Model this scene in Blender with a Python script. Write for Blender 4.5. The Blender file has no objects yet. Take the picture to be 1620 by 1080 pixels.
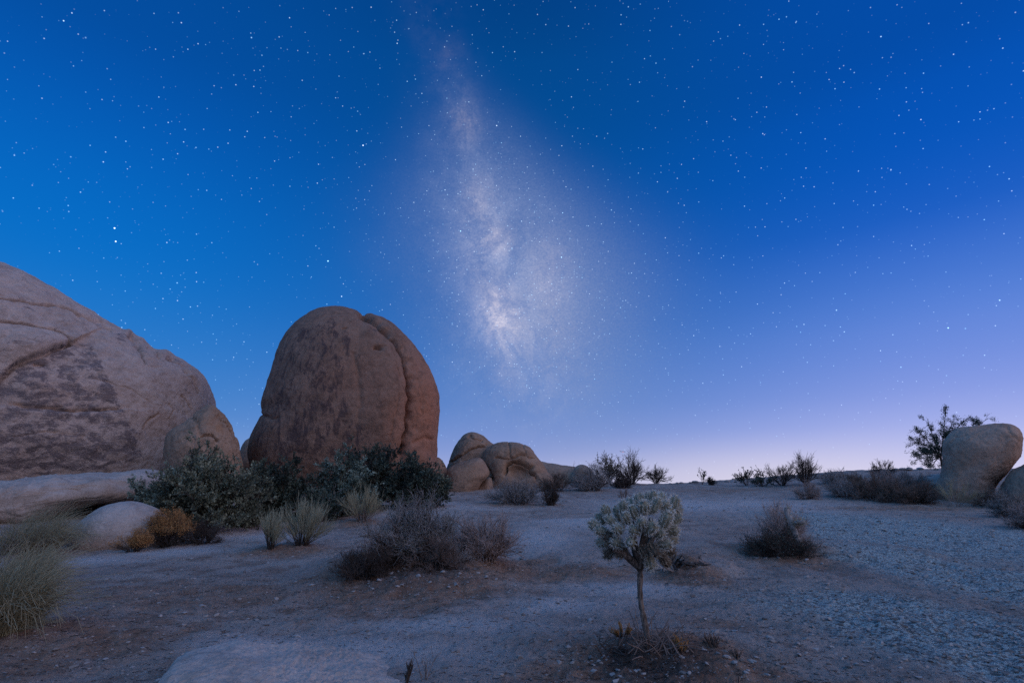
import bpy, bmesh, math, random
import numpy as np
R_ = math.radians
S = bpy.context.scene
COL = S.collection

# ------------------------------------------------------------------ camera
F_PX = 900.0                       # focal length in photo pixels (1620 wide) = 20 mm on 36 mm
PITCH = R_(14.93)
CAMZ = 1.30
cam_d = bpy.data.cameras.new('camera'); cam_d.sensor_width = 36; cam_d.lens = 20.0
cam_d.clip_start = 0.05; cam_d.clip_end = 20000
cam = bpy.data.objects.new('camera', cam_d); COL.objects.link(cam)
cam.location = (0, 0, CAMZ); cam.rotation_euler = (math.pi/2 + PITCH, 0, 0)
S.camera = cam
S.view_settings.view_transform = 'Standard'; S.view_settings.look = 'None'
S.view_settings.gamma = 1.0; S.view_settings.exposure = 0.0
S.cycles.max_bounces = 5; S.cycles.diffuse_bounces = 3; S.cycles.use_denoising = False; S.cycles.sample_clamp_indirect = 2.0

FW = np.array([0, math.cos(PITCH), math.sin(PITCH)]); RT = np.array([1.0, 0, 0]); UP = np.array([0, -math.sin(PITCH), math.cos(PITCH)])
CAM = np.array([0, 0, CAMZ])
def pdir(px, py):
    return FW + (px-810)/F_PX*RT - (py-540)/F_PX*UP
def azel(px, py):
    d = pdir(px, py); d = d/np.linalg.norm(d)
    return math.atan2(d[0], d[1]), math.asin(d[2])
def unproj(px, py, Y):             # point of the view ray at forward distance Y
    d = pdir(px, py); return CAM + d*(Y/d[1])
def project(P):
    q = P - CAM; w = q @ FW
    w = np.where(w < 0.05, 0.05, w)
    return 810 + F_PX*(q @ RT)/w, 540 - F_PX*(q @ UP)/w

# ------------------------------------------------------------------ node helpers
class NT:
    def __init__(s, tree): s.t = tree; s.n = tree.nodes; s.l = tree.links
    def node(s, typ, **kw):
        n = s.n.new(typ)
        for k, v in kw.items(): setattr(n, k, v)
        return n
    def put(s, sock, v):
        if v is None: return
        if hasattr(v, 'is_output') or isinstance(v, bpy.types.NodeSocket): s.l.new(v, sock)
        else:
            if isinstance(v, (tuple, list)) and len(v) == 3 and sock.type == 'RGBA': v = (*v, 1)
            sock.default_value = v
    def m(s, op, a, b=None, c=None, clamp=False):
        n = s.node('ShaderNodeMath', operation=op, use_clamp=clamp)
        s.put(n.inputs[0], a); s.put(n.inputs[1], b); s.put(n.inputs[2], c)
        return n.outputs[0]
    def vm(s, op, a, b=None, scale=None):
        n = s.node('ShaderNodeVectorMath', operation=op)
        s.put(n.inputs[0], a); s.put(n.inputs[1], b)
        if scale is not None: s.put(n.inputs['Scale'], scale)
        return n.outputs[1] if op in ('LENGTH', 'DOT_PRODUCT') else n.outputs[0]
    def sstep(s, v, a, b, lo=0.0, hi=1.0):
        n = s.node('ShaderNodeMapRange', interpolation_type='SMOOTHSTEP')
        s.put(n.inputs['Value'], v); s.put(n.inputs['From Min'], a); s.put(n.inputs['From Max'], b)
        s.put(n.inputs['To Min'], lo); s.put(n.inputs['To Max'], hi)
        return n.outputs[0]
    def mix(s, f, a, b, blend='MIX'):
        n = s.node('ShaderNodeMix', data_type='RGBA', blend_type=blend)
        s.put(n.inputs[0], f); s.put(n.inputs[6], a); s.put(n.inputs[7], b)
        return n.outputs[2]
    def noise(s, vec, scale, detail=4, rough=0.55, dist=0.0):
        n = s.node('ShaderNodeTexNoise'); s.put(n.inputs['Vector'], vec)
        n.inputs['Scale'].default_value = scale; n.inputs['Detail'].default_value = detail
        n.inputs['Roughness'].default_value = rough; n.inputs['Distortion'].default_value = dist
        return n.outputs['Fac']
    def voro(s, vec, scale, feature='F1'):
        n = s.node('ShaderNodeTexVoronoi', feature=feature); s.put(n.inputs['Vector'], vec)
        n.inputs['Scale'].default_value = scale
        return n
    def ramp(s, f, stops):
        n = s.node('ShaderNodeValToRGB'); s.put(n.inputs[0], f)
        cr = n.color_ramp; cr.interpolation = 'EASE' if False else 'B_SPLINE'
        while len(cr.elements) < len(stops): cr.elements.new(0.5)
        for e, (p, c) in zip(cr.elements, stops): e.position = p; e.color = (*c, 1)
        return n.outputs[0]

def lin(r, g, b):
    f = lambda v: (v/255/12.92) if v/255 <= 0.04045 else ((v/255+0.055)/1.055)**2.4
    return (f(r), f(g), f(b))

# ------------------------------------------------------------------ world: twilight sky, stars, Milky Way
SUN_AZ, SUN_EL = R_(116), R_(21)     # azimuth clockwise from +Y (the view direction)
def build_world():
    w = bpy.data.worlds.new('World'); S.world = w; w.use_nodes = True
    t = NT(w.node_tree); t.n.clear()
    tc = t.node('ShaderNodeTexCoord'); d = t.vm('NORMALIZE', tc.outputs['Generated'])
    sx = t.node('ShaderNodeSeparateXYZ'); t.l.new(d, sx.inputs[0])
    az = t.m('ARCTAN2', sx.outputs[0], sx.outputs[1]); el = t.m('ARCSINE', sx.outputs[2])
    elf = t.m('DIVIDE', el, R_(50), clamp=True)         # ramp position: 0 horizon .. 1 fifty degrees up
    def stops(lst): return [(min(1, max(0, azel(*p)[1]/R_(50))), lin(*c)) for p, c in lst]
    left = t.ramp(elf, stops([((100, 745), (120, 160, 212)), ((100, 640), (58, 130, 203)), ((100, 450), (0, 114, 202)), ((100, 300), (0, 105, 196)), ((100, 150), (0, 89, 180)), ((100, 0), (0, 76, 160))])+[(1.0, lin(0, 70, 145))])
    midc = t.ramp(elf, stops([((810, 770), (188, 190, 226)), ((810, 715), (130, 152, 214)), ((810, 640), (78, 128, 202)), ((810, 520), (20, 98, 180)), ((810, 330), (0, 82, 160)), ((810, 100), (0, 71, 140)), ((810, 0), (0, 63, 132))]))
    right = t.ramp(elf, stops([((1550, 770), (212, 208, 240)), ((1550, 700), (184, 190, 240)), ((1550, 610), (130, 152, 226)), ((1550, 500), (96, 134, 218)), ((1550, 420), (72, 120, 210)), ((1550, 310), (4, 90, 196)), ((1550, 100), (0, 80, 178)), ((1550, 0), (0, 74, 165))]))
    fL = t.sstep(az, azel(810, 300)[0], azel(60, 300)[0]); fR = t.sstep(az, azel(810, 300)[0], azel(1560, 300)[0])
    base = t.mix(fL, midc, left); base = t.mix(fR, base, right)
    # brighter afterglow low over the right half of the horizon
    g = t.m('MULTIPLY', t.sstep(t.m('ABSOLUTE', t.m('SUBTRACT', az, azel(1230, 740)[0])), R_(30), 0.0), t.sstep(el, R_(6), R_(0.5)))
    base = t.mix(t.m('MULTIPLY', g, 0.52), base, lin(232, 222, 230))
    # the side of the sky behind the viewer: unseen, brightened to add blue fill on the ground
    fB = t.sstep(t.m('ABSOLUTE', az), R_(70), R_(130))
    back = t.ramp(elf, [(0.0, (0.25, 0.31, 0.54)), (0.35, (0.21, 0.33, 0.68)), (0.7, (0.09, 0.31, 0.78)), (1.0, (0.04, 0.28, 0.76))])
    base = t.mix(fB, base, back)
    base = t.mix(t.sstep(el, R_(52), R_(68)), base, (0.045, 0.27, 0.76))   # overhead, out of view: brighter blue added to fill the ground
    # ---- Milky Way: band centred on az_c(el)
    pts = [azel(*p) for p in ((683, 0), (705, 85), (728, 190), (757, 300), (782, 375), (795, 500), (812, 600), (835, 690))]
    c2, c1, c0 = np.polyfit([p[1] for p in pts], [p[0] for p in pts], 2)
    azc = t.m('ADD', t.m('MULTIPLY_ADD', el, float(c1), float(c0)), t.m('MULTIPLY', t.m('MULTIPLY', el, el), float(c2)))
    off = t.m('MULTIPLY', t.m('SUBTRACT', az, azc), t.m('COSINE', el))
    wn = t.noise(d, 9.0, 5, 0.6); wn2 = t.noise(t.vm('ADD', d, (3.1, 1.7, 0.4)), 5.0, 4, 0.55)
    offw = t.m('ADD', off, t.m('MULTIPLY', t.m('SUBTRACT', wn, 0.5), 0.085))
    # broad soft glow, a little to the right of the core
    wid = t.sstep(el, R_(44), R_(20), R_(2.6), R_(10.8))
    q = t.m('DIVIDE', t.m('SUBTRACT', off, t.sstep(el, R_(44), R_(18), R_(0.5), R_(3.4))), wid)
    q = t.m('ADD', q, t.m('MULTIPLY', t.m('SUBTRACT', wn2, 0.5), 0.5))
    glow = t.m('EXPONENT', t.m('MULTIPLY', t.m('MULTIPLY', q, q), -1.15))
    glow = t.m('MULTIPLY', glow, t.sstep(el, R_(43), R_(20), 0.0, 1.0))
    glow = t.m('MULTIPLY', glow, t.sstep(el, R_(0), R_(19), 0.22, 1.0))
    glow = t.m('MULTIPLY', glow, t.sstep(wn2, 0.25, 0.75, 0.85, 1.12))
    # brighter mottled core with dark lanes
    q2 = t.m('DIVIDE', offw, t.sstep(el, R_(46), R_(18), R_(2.2), R_(5.2)))
    core = t.m('EXPONENT', t.m('MULTIPLY', t.m('MULTIPLY', q2, q2), -1.0))
    core = t.m('MULTIPLY', core, t.sstep(t.noise(t.vm('ADD', d, (0.3, 5.2, 1.9)), 15.0, 9, 0.66, 0.1), 0.33, 0.70))
    core = t.m('MULTIPLY', core, t.m('MULTIPLY', t.sstep(el, R_(46), R_(27), 0.20, 1.0), t.sstep(el, R_(4), R_(17), 0.1, 1.0)))
    def blob(px, py, rx, ry):      # a star cloud of the band, by its direction on the sky
        a, e = azel(px, py)
        u = t.m('DIVIDE', t.m('SUBTRACT', az, a), rx/F_PX); v = t.m('DIVIDE', t.m('SUBTRACT', el, e), ry/F_PX)
        return t.m('EXPONENT', t.m('MULTIPLY', t.m('ADD', t.m('MULTIPLY', u, u), t.m('MULTIPLY', v, v)), -1.0))
    fine = t.sstep(t.noise(t.vm('ADD', d, (7.3, 0.2, 4.9)), 40.0, 9, 0.78, 0.0), 0.32, 0.68)
    bl = t.m('MULTIPLY', blob(796, 512, 28, 36), 1.1)
    for px_, py_, rx_, ry_, k_ in ((778, 478, 26, 34, 0.65), (786, 378, 22, 24, 0.65), (757, 318, 28, 34, 0.42), (868, 440, 36, 60, 0.42), (735, 195, 26, 34, 0.38), (703, 88, 30, 22, 0.12), (760, 400, 40, 60, 0.25), (800, 455, 18, 16, 0.3), (870, 610, 60, 60, 0.12), (800, 590, 22, 26, 0.2), (850, 540, 60, 40, 0.15)):
        bl = t.m('ADD', bl, t.m('MULTIPLY', blob(px_, py_, rx_, ry_), k_))
    bl = t.m('MULTIPLY', bl, t.m('MULTIPLY_ADD', fine, 0.65, 0.30))
    lane = t.noise(t.vm('ADD', d, (2.2, 8.1, 6.3)), 11.0, 9, 0.68, 0.6)
    lane = t.sstep(t.m('ABSOLUTE', t.m('SUBTRACT', lane, 0.5)), 0.0, 0.085, 0.58, 1.0)
    nearc = t.m('EXPONENT', t.m('MULTIPLY', t.m('MULTIPLY', q2, q2), -0.5))
    lane = t.m('SUBTRACT', 1.0, t.m('MULTIPLY', t.m('SUBTRACT', 1.0, lane), nearc))
    grain = t.sstep(t.noise(d, 330.0, 2, 0.8), 0.28, 0.72, 0.80, 1.20)
    glow = t.m('MULTIPLY', t.m('MULTIPLY', glow, grain), t.m('MULTIPLY_ADD', lane, 0.45, 0.55))
    core = t.m('MULTIPLY', core, t.m('MULTIPLY', lane, grain)); bl = t.m('MULTIPLY', bl, t.m('MULTIPLY', lane, grain))
    base = t.mix(t.m('MULTIPLY', glow, 0.70), base, (0.245, 0.315, 0.55))
    mw = t.mix(1.0, t.vm('SCALE', (0.088, 0.086, 0.090), scale=core), t.vm('SCALE', (0.37, 0.275, 0.175), scale=bl), 'ADD')
    base = t.mix(1.0, base, mw, 'ADD')
    # ---- stars: three sizes of points on the celestial sphere
    def stars(scale, r, gain, seed, dens=None):
        v = t.voro(t.vm('ADD', d, seed), scale)
        s_ = t.sstep(v.outputs['Distance'], r, r*0.35)
        cs = t.node('ShaderNodeSeparateColor'); t.l.new(v.outputs['Color'], cs.inputs[0])
        b = t.m('POWER', cs.outputs[0], 4.2)
        if dens is not None: b = t.m('MULTIPLY', t.m('LESS_THAN', cs.outputs[1], dens), b)
        b = t.m('MULTIPLY', t.m('MULTIPLY', s_, b), gain)
        tint = t.mix(cs.outputs[2], (0.32, 0.72, 1.0), (0.74, 0.88, 1.0))
        return t.vm('SCALE', tint, scale=b)
    dens = t.m('ADD', t.m('ADD', 0.30, t.m('MULTIPLY', glow, 0.6)), t.m('MULTIPLY', core, 0.6))
    fade = t.sstep(el, R_(0), R_(14), 0.2, 1.0)
    st = t.mix(1.0, stars(46.0, 0.060, 2.6, (0, 0, 0), 0.75), stars(95.0, 0.085, 0.65, (2.1, 5.3, 1.1), 0.55), 'ADD')
    st = t.mix(1.0, st, stars(140.0, 0.13, 1.0, (1.4, 7.7, 2.9), t.m('ADD', 0.10, t.m('MULTIPLY', glow, 0.7))), 'ADD')
    st = t.mix(1.0, st, stars(230.0, 0.24, 0.9, (4.4, 0.7, 3.9), dens), 'ADD')
    base = t.mix(1.0, base, t.vm('SCALE', st, scale=fade), 'ADD')
    below = t.sstep(el, R_(-0.3), R_(-3))
    base = t.mix(below, base, (0.05, 0.055, 0.09))
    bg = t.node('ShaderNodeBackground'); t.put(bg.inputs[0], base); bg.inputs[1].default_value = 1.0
    sky = t.node('ShaderNodeTexSky', sky_type='NISHITA'); sky.sun_disc = False
    sky.sun_elevation = SUN_EL; sky.sun_rotation = SUN_AZ
    bg2 = t.node('ShaderNodeBackground'); t.l.new(sky.outputs[0], bg2.inputs[0]); bg2.inputs[1].default_value = 0.0012
    add = t.node('ShaderNodeAddShader'); out = t.node('ShaderNodeOutputWorld')
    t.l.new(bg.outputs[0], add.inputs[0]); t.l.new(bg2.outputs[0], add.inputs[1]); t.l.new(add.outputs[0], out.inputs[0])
build_world()
sun_d = bpy.data.lights.new('sun', 'SUN'); sun_d.energy = 0.95; sun_d.angle = R_(85); sun_d.color = (1.0, 0.72, 0.58)
sun = bpy.data.objects.new('sun', sun_d); COL.objects.link(sun)
from mathutils import Vector
sun.rotation_euler = Vector((-math.sin(SUN_AZ)*math.cos(SUN_EL), -math.cos(SUN_AZ)*math.cos(SUN_EL), -math.sin(SUN_EL))).to_track_quat('-Z', 'Y').to_euler()

# ------------------------------------------------------------------ numpy noise
_rs = np.random.RandomState(7)
_perm = _rs.permutation(512).astype(np.int64); _perm = np.concatenate([_perm, _perm, _perm])
_g3 = _rs.normal(size=(512, 3)); _g3 /= np.linalg.norm(_g3, axis=1)[:, None]
def perlin(P):
    P = np.asarray(P, float); i = np.floor(P).astype(np.int64); f = P - i
    u = f*f*f*(f*(f*6-15)+10); i &= 511
    out = 0
    for dx in (0, 1):
        wx = u[:, 0] if dx else 1-u[:, 0]
        for dy in (0, 1):
            wy = u[:, 1] if dy else 1-u[:, 1]
            for dz in (0, 1):
                wz = u[:, 2] if dz else 1-u[:, 2]
                h = _perm[_perm[_perm[(i[:, 0]+dx) & 511]+((i[:, 1]+dy) & 511)]+((i[:, 2]+dz) & 511)]
                g = _g3[h & 511]
                out = out + wx*wy*wz*(g[:, 0]*(f[:, 0]-dx)+g[:, 1]*(f[:, 1]-dy)+g[:, 2]*(f[:, 2]-dz))
    return out
def fbm(P, octv=4, gain=0.5):
    a, s, o = 1.0, 1.0, 0
    for k in range(octv):
        o = o + a*perlin(P*s + 17.3*k); a *= gain; s *= 2.03
    return o
def ss(v, a, b):
    x = np.clip((v-a)/(b-a), 0, 1); return x*x*(3-2*x)

# ------------------------------------------------------------------ terrain height
_py = np.array([-50, 0, 4.0, 6, 10.5, 15, 20, 24, 29, 34, 40, 44, 60, 110, 300, 3000.])
_pz = np.array([-0.2, 0, 0.0, 0.0, 0.04, 0.22, 0.53, 0.82, 1.19, 1.55, 1.93, 1.98, 1.2, -2.0, -14, -60.])
_fy = np.linspace(-50, 3000, 30500); _fz = np.interp(_fy, _py, _pz)
_k = np.hanning(41); _k /= _k.sum(); _fz = np.convolve(np.pad(_fz, 20, 'edge'), _k, 'valid')
MOUNDS, BROWN, GRAVEL, BANKS = [], [], [], [(2.0, 14.2, 2.7, 4.2, 0.20), (-1.75, 10.7, 1.75, 1.5, 0.20), (3.15, 10.3, 0.6, 0.9, 0.12), (7.1, 12.6, 1.5, 1.5, 0.12)]                 # (x, y, rx, ry, height or strength)
def field(lst, x, y):
    v = 0*x
    for (a, b, rx, ry, k) in lst: v = np.maximum(v, k*np.exp(-(((x-a)/rx)**2+((y-b)/ry)**2)*0.9))
    return v
def base_h(x, y):
    z = np.interp(y, _fy, _fz)
    z = z + ss(x, 9, 30)*ss(y, 22, 42)*1.05*(1-ss(y, 60, 110))
    z = z + 0.10*perlin(np.stack([x*0.16, y*0.16, x*0+3.3], -1))*ss(y, 5, 14)
    return z
def height(x, y, detail=True):
    x = np.asarray(x, float); y = np.asarray(y, float)
    z = base_h(x, y)
    for (mx, my, rx, ry, h) in MOUNDS:
        q = ((x-mx)/rx)**2 + ((y-my)/ry)**2
        z = z + h*np.exp(-q*1.4)
    for (mx, my, rx, ry, h) in BANKS:                       # flat-topped, with an eroded edge
        w = 0.22*fbm(np.stack([x*1.1, y*1.1, 0*x+mx], -1), 3)
        q = ((x-mx)/rx)**2 + ((y-my)/ry)**2
        z = z + h*np.exp(-np.maximum(q+w, 0)**4)
    if detail:
        P = np.stack([x, y, 0*x], -1)
        z = z + 0.055*fbm(P*0.9, 3)
        r = np.hypot(x, y); nf = 1-ss(r, 25, 60)
        crest = ss(y, 34, 40)*(1-ss(y, 60, 90))*(0.25*fbm(P*1.3+5.5, 3))
        z = z + nf*(0.028*fbm(P*3.4+9.1, 3) + 0.020*np.abs(fbm(P*8.0+2.2, 4, 0.6))) + 0.35*crest
        if GRAVEL: z = z + nf*field(GRAVEL, x, y)*(0.055*np.abs(fbm(P*np.array([3.2, 4.5, 1])+6.6, 4, 0.6))+0.03*fbm(P*1.4+3.9, 2))
        if BROWN: z = z + nf*field(BROWN, x, y)*0.07*fbm(P*3.1+1.6, 4, 0.6)
    return z
def hgt(x, y): return float(height(np.array([x]), np.array([y]))[0])
def ghit(px, py):
    d = pdir(px, py); Y = np.concatenate([np.linspace(2, 30, 1400), np.linspace(30.02, 41.5, 500)])
    P = CAM[None] + d[None]*(Y/d[1])[:, None]
    below = P[:, 2] < height(P[:, 0], P[:, 1])
    i = int(np.argmax(below)) if below.any() else len(Y)-1
    x, y = P[i, 0], P[i, 1]
    return np.array([x, y, hgt(x, y)])
def mpp(p): return float((np.asarray(p)-CAM) @ FW)/F_PX       # metres per photo pixel at that point
def mound(px, py, wpx, dm, h):
    g = ghit(px, py); MOUNDS.append((g[0], g[1], wpx*mpp(g)/2, dm, h)); return g
mound(655, 900, 270, 1.5, 0.20); mound(760, 900, 170, 1.0, 0.10)
mound(1030, 1035, 200, 0.55, 0.10); mound(1085, 905, 90, 0.7, 0.16)
mound(1238, 868, 170, 1.2, 0.16); mound(470, 868, 120, 0.8, 0.07); mound(575, 825, 80, 0.8, 0.06)
mound(880, 898, 160, 0.6, 0.07); mound(60, 1010, 240, 0.9, 0.12); mound(40, 870, 170, 1.2, 0.12)
mound(300, 845, 160, 1.6, 0.14); mound(560, 808, 300, 2.2, 0.15); mound(1430, 785, 260, 2.5, 0.35)
mound(1150, 1050, 60, 0.3, 0.05); mound(700, 925, 200, 0.5, 0.10); mound(560, 905, 120, 0.6, 0.10); mound(930, 905, 120, 0.45, 0.09)

# ------------------------------------------------------------------ materials
def mat(name):
    m = bpy.data.materials.new(name); m.use_nodes = True
    t = NT(m.node_tree); b = t.n['Principled BSDF']
    b.inputs['Roughness'].default_value = 0.92; b.inputs['Specular IOR Level'].default_value = 0.12
    return m, t, b
def bump(t, b, h, strength, dist):
    n = t.node('ShaderNodeBump'); n.inputs['Strength'].default_value = strength; n.inputs['Distance'].default_value = dist
    t.put(n.inputs['Height'], h); t.l.new(n.outputs[0], b.inputs['Normal'])
def attr(t, name):
    n = t.node('ShaderNodeAttribute', attribute_name=name); return n.outputs['Fac']
def m_rock(name, c1, c2, stain, warm=None, grain=1.0, stretch=(1.3, 1.3, 2.6)):
    m, t, b = mat(name); g = t.node('ShaderNodeNewGeometry'); p = g.outputs['Position']
    n1 = t.noise(p, 0.7, 6, 0.6); n2 = t.noise(p, 3.2, 7, 0.66); n3 = t.noise(p, 22.0, 4, 0.7); n0 = t.noise(t.vm('ADD', p, (9, 3, 1)), 1.5, 8, 0.72, 0.4)
    c = t.mix(t.sstep(n1, 0.3, 0.7), c1, c2)
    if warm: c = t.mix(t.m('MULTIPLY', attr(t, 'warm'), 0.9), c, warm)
    c = t.mix(t.sstep(n0, 0.50, 0.66, 0, 0.5), c, tuple(v*0.58 for v in c1))
    c = t.mix(t.sstep(n2, 0.50, 0.66, 0, 0.45), c, tuple(v*0.60 for v in c1))
    c = t.mix(t.sstep(n2, 0.48, 0.34, 0, 0.35), c, tuple(min(0.8, v*1.25) for v in c2))
    st = attr(t, 'stain'); streak = t.noise(t.vm('MULTIPLY', p, stretch), 1.1, 9, 0.74, 0.5)
    f = t.sstep(t.m('ADD', t.m('MULTIPLY', st, 0.36), t.m('MULTIPLY', t.m('SUBTRACT', streak, 0.5), 1.25)), 0.20, 0.36)
    f = t.m('MULTIPLY', f, t.sstep(n3, 0.25, 0.6, 0.5, 0.95))
    c = t.mix(f, c, stain)
    c = t.mix(t.sstep(n3, 0.50, 0.72, 0.0, 0.4), c, tuple(v*0.5 for v in c1))
    c = t.mix(t.sstep(n3, 0.46, 0.30, 0.0, 0.35), c, tuple(min(0.85, v*1.4) for v in c2))
    v = t.voro(p, 45.0); c = t.mix(t.sstep(v.outputs['Distance'], 0.30, 0.12, 0, 0.35), c, (0.06, 0.05, 0.05))
    t.put(b.inputs['Base Color'], c)
    h = t.m('ADD', t.m('ADD', t.m('MULTIPLY', n0, 1.2), t.m('MULTIPLY', n2, 0.8)), t.m('MULTIPLY', n3, 0.28))
    bump(t, b, h, 0.75*grain, 0.16*grain); return m
def m_leaf(name, a, b_, rough=0.7, clump=None):
    m, t, b = mat(name); g = t.node('ShaderNodeNewGeometry')
    c = t.mix(g.outputs['Random Per Island'], a, b_)
    if clump: c = t.mix(t.sstep(t.noise(g.outputs['Position'], 1.6, 2, 0.5), 0.42, 0.62, 0, 0.9), c, clump)
    t.put(b.inputs['Base Color'], c); b.inputs['Roughness'].default_value = rough; return m
def m_bark(name, a, b_, scale=30):
    m, t, b = mat(name); tc = t.node('ShaderNodeNewGeometry'); p = tc.outputs['Position']
    n = t.noise(t.vm('MULTIPLY', p, (1, 1, 0.25)), scale, 5, 0.65)
    t.put(b.inputs['Base Color'], t.mix(t.sstep(n, 0.35, 0.65), a, b_)); bump(t, b, n, 0.8, 0.015); return m
M = {}
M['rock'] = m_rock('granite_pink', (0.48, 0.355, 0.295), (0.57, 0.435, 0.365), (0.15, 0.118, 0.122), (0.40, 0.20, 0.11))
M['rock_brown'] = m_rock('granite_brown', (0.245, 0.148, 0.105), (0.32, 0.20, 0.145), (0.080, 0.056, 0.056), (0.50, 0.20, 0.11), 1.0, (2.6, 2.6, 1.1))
M['rock_tan'] = m_rock('granite_tan', (0.32, 0.205, 0.14), (0.40, 0.27, 0.19), (0.13, 0.095, 0.085), (0.36, 0.19, 0.10), 0.9)
M['rock_grey'] = m_rock('granite_pale', (0.42, 0.34, 0.29), (0.48, 0.40, 0.345), (0.17, 0.13, 0.11), (0.38, 0.22, 0.12), 0.7)
M['rock_pale'] = m_rock('granite_buff', (0.44, 0.275, 0.19), (0.52, 0.34, 0.245), (0.15, 0.12, 0.11), (0.34, 0.20, 0.12), 0.9)
M['leaf_dark'] = m_leaf('leaf_dark_green', (0.045, 0.065, 0.048), (0.14, 0.175, 0.13), 0.6, (0.025, 0.034, 0.028))
M['leaf_teal'] = m_leaf('leaf_grey_green', (0.15, 0.21, 0.16), (0.32, 0.38, 0.30), 0.6, (0.055, 0.08, 0.06))
M['leaf_mid'] = m_leaf('leaf_mid_green', (0.11, 0.125, 0.08), (0.34, 0.35, 0.24), 0.6, (0.085, 0.095, 0.065))
M['leaf_olive'] = m_leaf('leaf_olive', (0.10, 0.10, 0.06), (0.17, 0.15, 0.09))
M['straw'] = m_leaf('straw_stem', (0.30, 0.26, 0.16), (0.46, 0.40, 0.25))
M['pale_green'] = m_leaf('pale_green_stem', (0.27, 0.255, 0.165), (0.44, 0.405, 0.27))
M['rust'] = m_leaf('rust_flower', (0.26, 0.12, 0.045), (0.45, 0.235, 0.09))
M['twig_grey'] = m_leaf('twig_grey', (0.23, 0.20, 0.185), (0.46, 0.41, 0.37))
M['twig_brown'] = m_leaf('twig_brown', (0.14, 0.10, 0.08), (0.27, 0.19, 0.15))
M['twig_dark'] = m_leaf('twig_dark', (0.045, 0.035, 0.03), (0.10, 0.075, 0.06))
M['twig_pink'] = m_leaf('twig_pinkish', (0.34, 0.25, 0.215), (0.54, 0.42, 0.36))
M['bark'] = m_bark('cactus_bark', (0.06, 0.045, 0.035), (0.27, 0.20, 0.155), 45)
M['cactus'] = m_bark('cactus_skin', (0.20, 0.185, 0.125), (0.33, 0.30, 0.21), 60)
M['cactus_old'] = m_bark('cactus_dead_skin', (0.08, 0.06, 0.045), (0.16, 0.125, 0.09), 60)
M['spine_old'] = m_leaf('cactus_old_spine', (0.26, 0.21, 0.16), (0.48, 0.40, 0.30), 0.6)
M['spine'] = m_leaf('cactus_spine', (0.58, 0.52, 0.42), (0.90, 0.85, 0.74), 0.5)
M['stone'] = m_leaf('stone_mixed', (0.15, 0.12, 0.10), (0.40, 0.35, 0.315), 0.9)

def m_ground():
    m, t, b = mat('desert_sand'); g = t.node('ShaderNodeNewGeometry'); p = g.outputs['Position']
    soil, grav, path = attr(t, 'soil'), attr(t, 'gravel'), attr(t, 'path')
    n0 = t.noise(p, 1.7, 7, 0.7, 0.4); n1 = t.noise(p, 0.55, 5, 0.6); n2 = t.noise(p, 4.5, 6, 0.68); n3 = t.noise(p, 24.0, 5, 0.72); n4 = t.noise(p, 95.0, 3, 0.7)
    sand = t.mix(t.sstep(n1, 0.35, 0.65), (0.40, 0.305, 0.25), (0.50, 0.40, 0.33))
    sand = t.mix(t.m('MULTIPLY', t.sstep(n0, 0.46, 0.62, 0, 0.8), t.m('SUBTRACT', 1.0, t.m('MULTIPLY', path, 0.85))), sand, (0.27, 0.185, 0.14))
    sand = t.mix(t.m('MULTIPLY', path, 0.9), sand, (0.66, 0.59, 0.535))
    brown = t.mix(t.sstep(n2, 0.3, 0.7), (0.27, 0.150, 0.095), (0.43, 0.275, 0.19))
    brown = t.mix(t.sstep(soil, 0.8, 1.2, 0, 0.9), brown, t.mix(t.sstep(n2, 0.35, 0.65), (0.13, 0.080, 0.058), (0.25, 0.155, 0.11)))
    f = t.sstep(t.m('ADD', soil, t.m('MULTIPLY', t.m('SUBTRACT', n0, 0.5), 1.3)), 0.12, 0.85)
    c = t.mix(f, sand, brown)
    gr = t.mix(t.sstep(n3, 0.42, 0.58), (0.16, 0.175, 0.17), (0.66, 0.78, 0.72))
    gr = t.mix(t.sstep(n2, 0.52, 0.66, 0, 0.6), gr, (0.17, 0.155, 0.14))
    c = t.mix(t.m('MULTIPLY', t.sstep(t.m('ADD', grav, t.m('MULTIPLY', t.m('SUBTRACT', n0, 0.5), 0.9)), 0.25, 0.7), 0.88), c, gr)
    c = t.mix(t.sstep(n3, 0.54, 0.70, 0, 0.65), c, (0.14, 0.105, 0.09))
    v = t.voro(p, 34.0); cs = t.node('ShaderNodeSeparateColor'); t.l.new(v.outputs['Color'], cs.inputs[0])
    c = t.mix(t.m('MULTIPLY', t.m('LESS_THAN', v.outputs['Distance'], 0.33), t.sstep(cs.outputs[0], 0.55, 0.8, 0, 0.6)), c, (0.54, 0.50, 0.47))
    c = t.mix(t.m('MULTIPLY', t.m('LESS_THAN', v.outputs['Distance'], 0.30), t.sstep(cs.outputs[1], 0.72, 0.85, 0, 0.7)), c, (0.10, 0.08, 0.07))
    c = t.mix(t.sstep(n4, 0.5, 0.75, 0, 0.4), c, (0.14, 0.11, 0.09))
    t.put(b.inputs['Base Color'], c)
    h = t.m('ADD', t.m('ADD', t.m('MULTIPLY', n2, 1.6), n3), t.m('MULTIPLY', n4, 0.5))
    bump(t, b, h, 0.9, 0.06); return m

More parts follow.
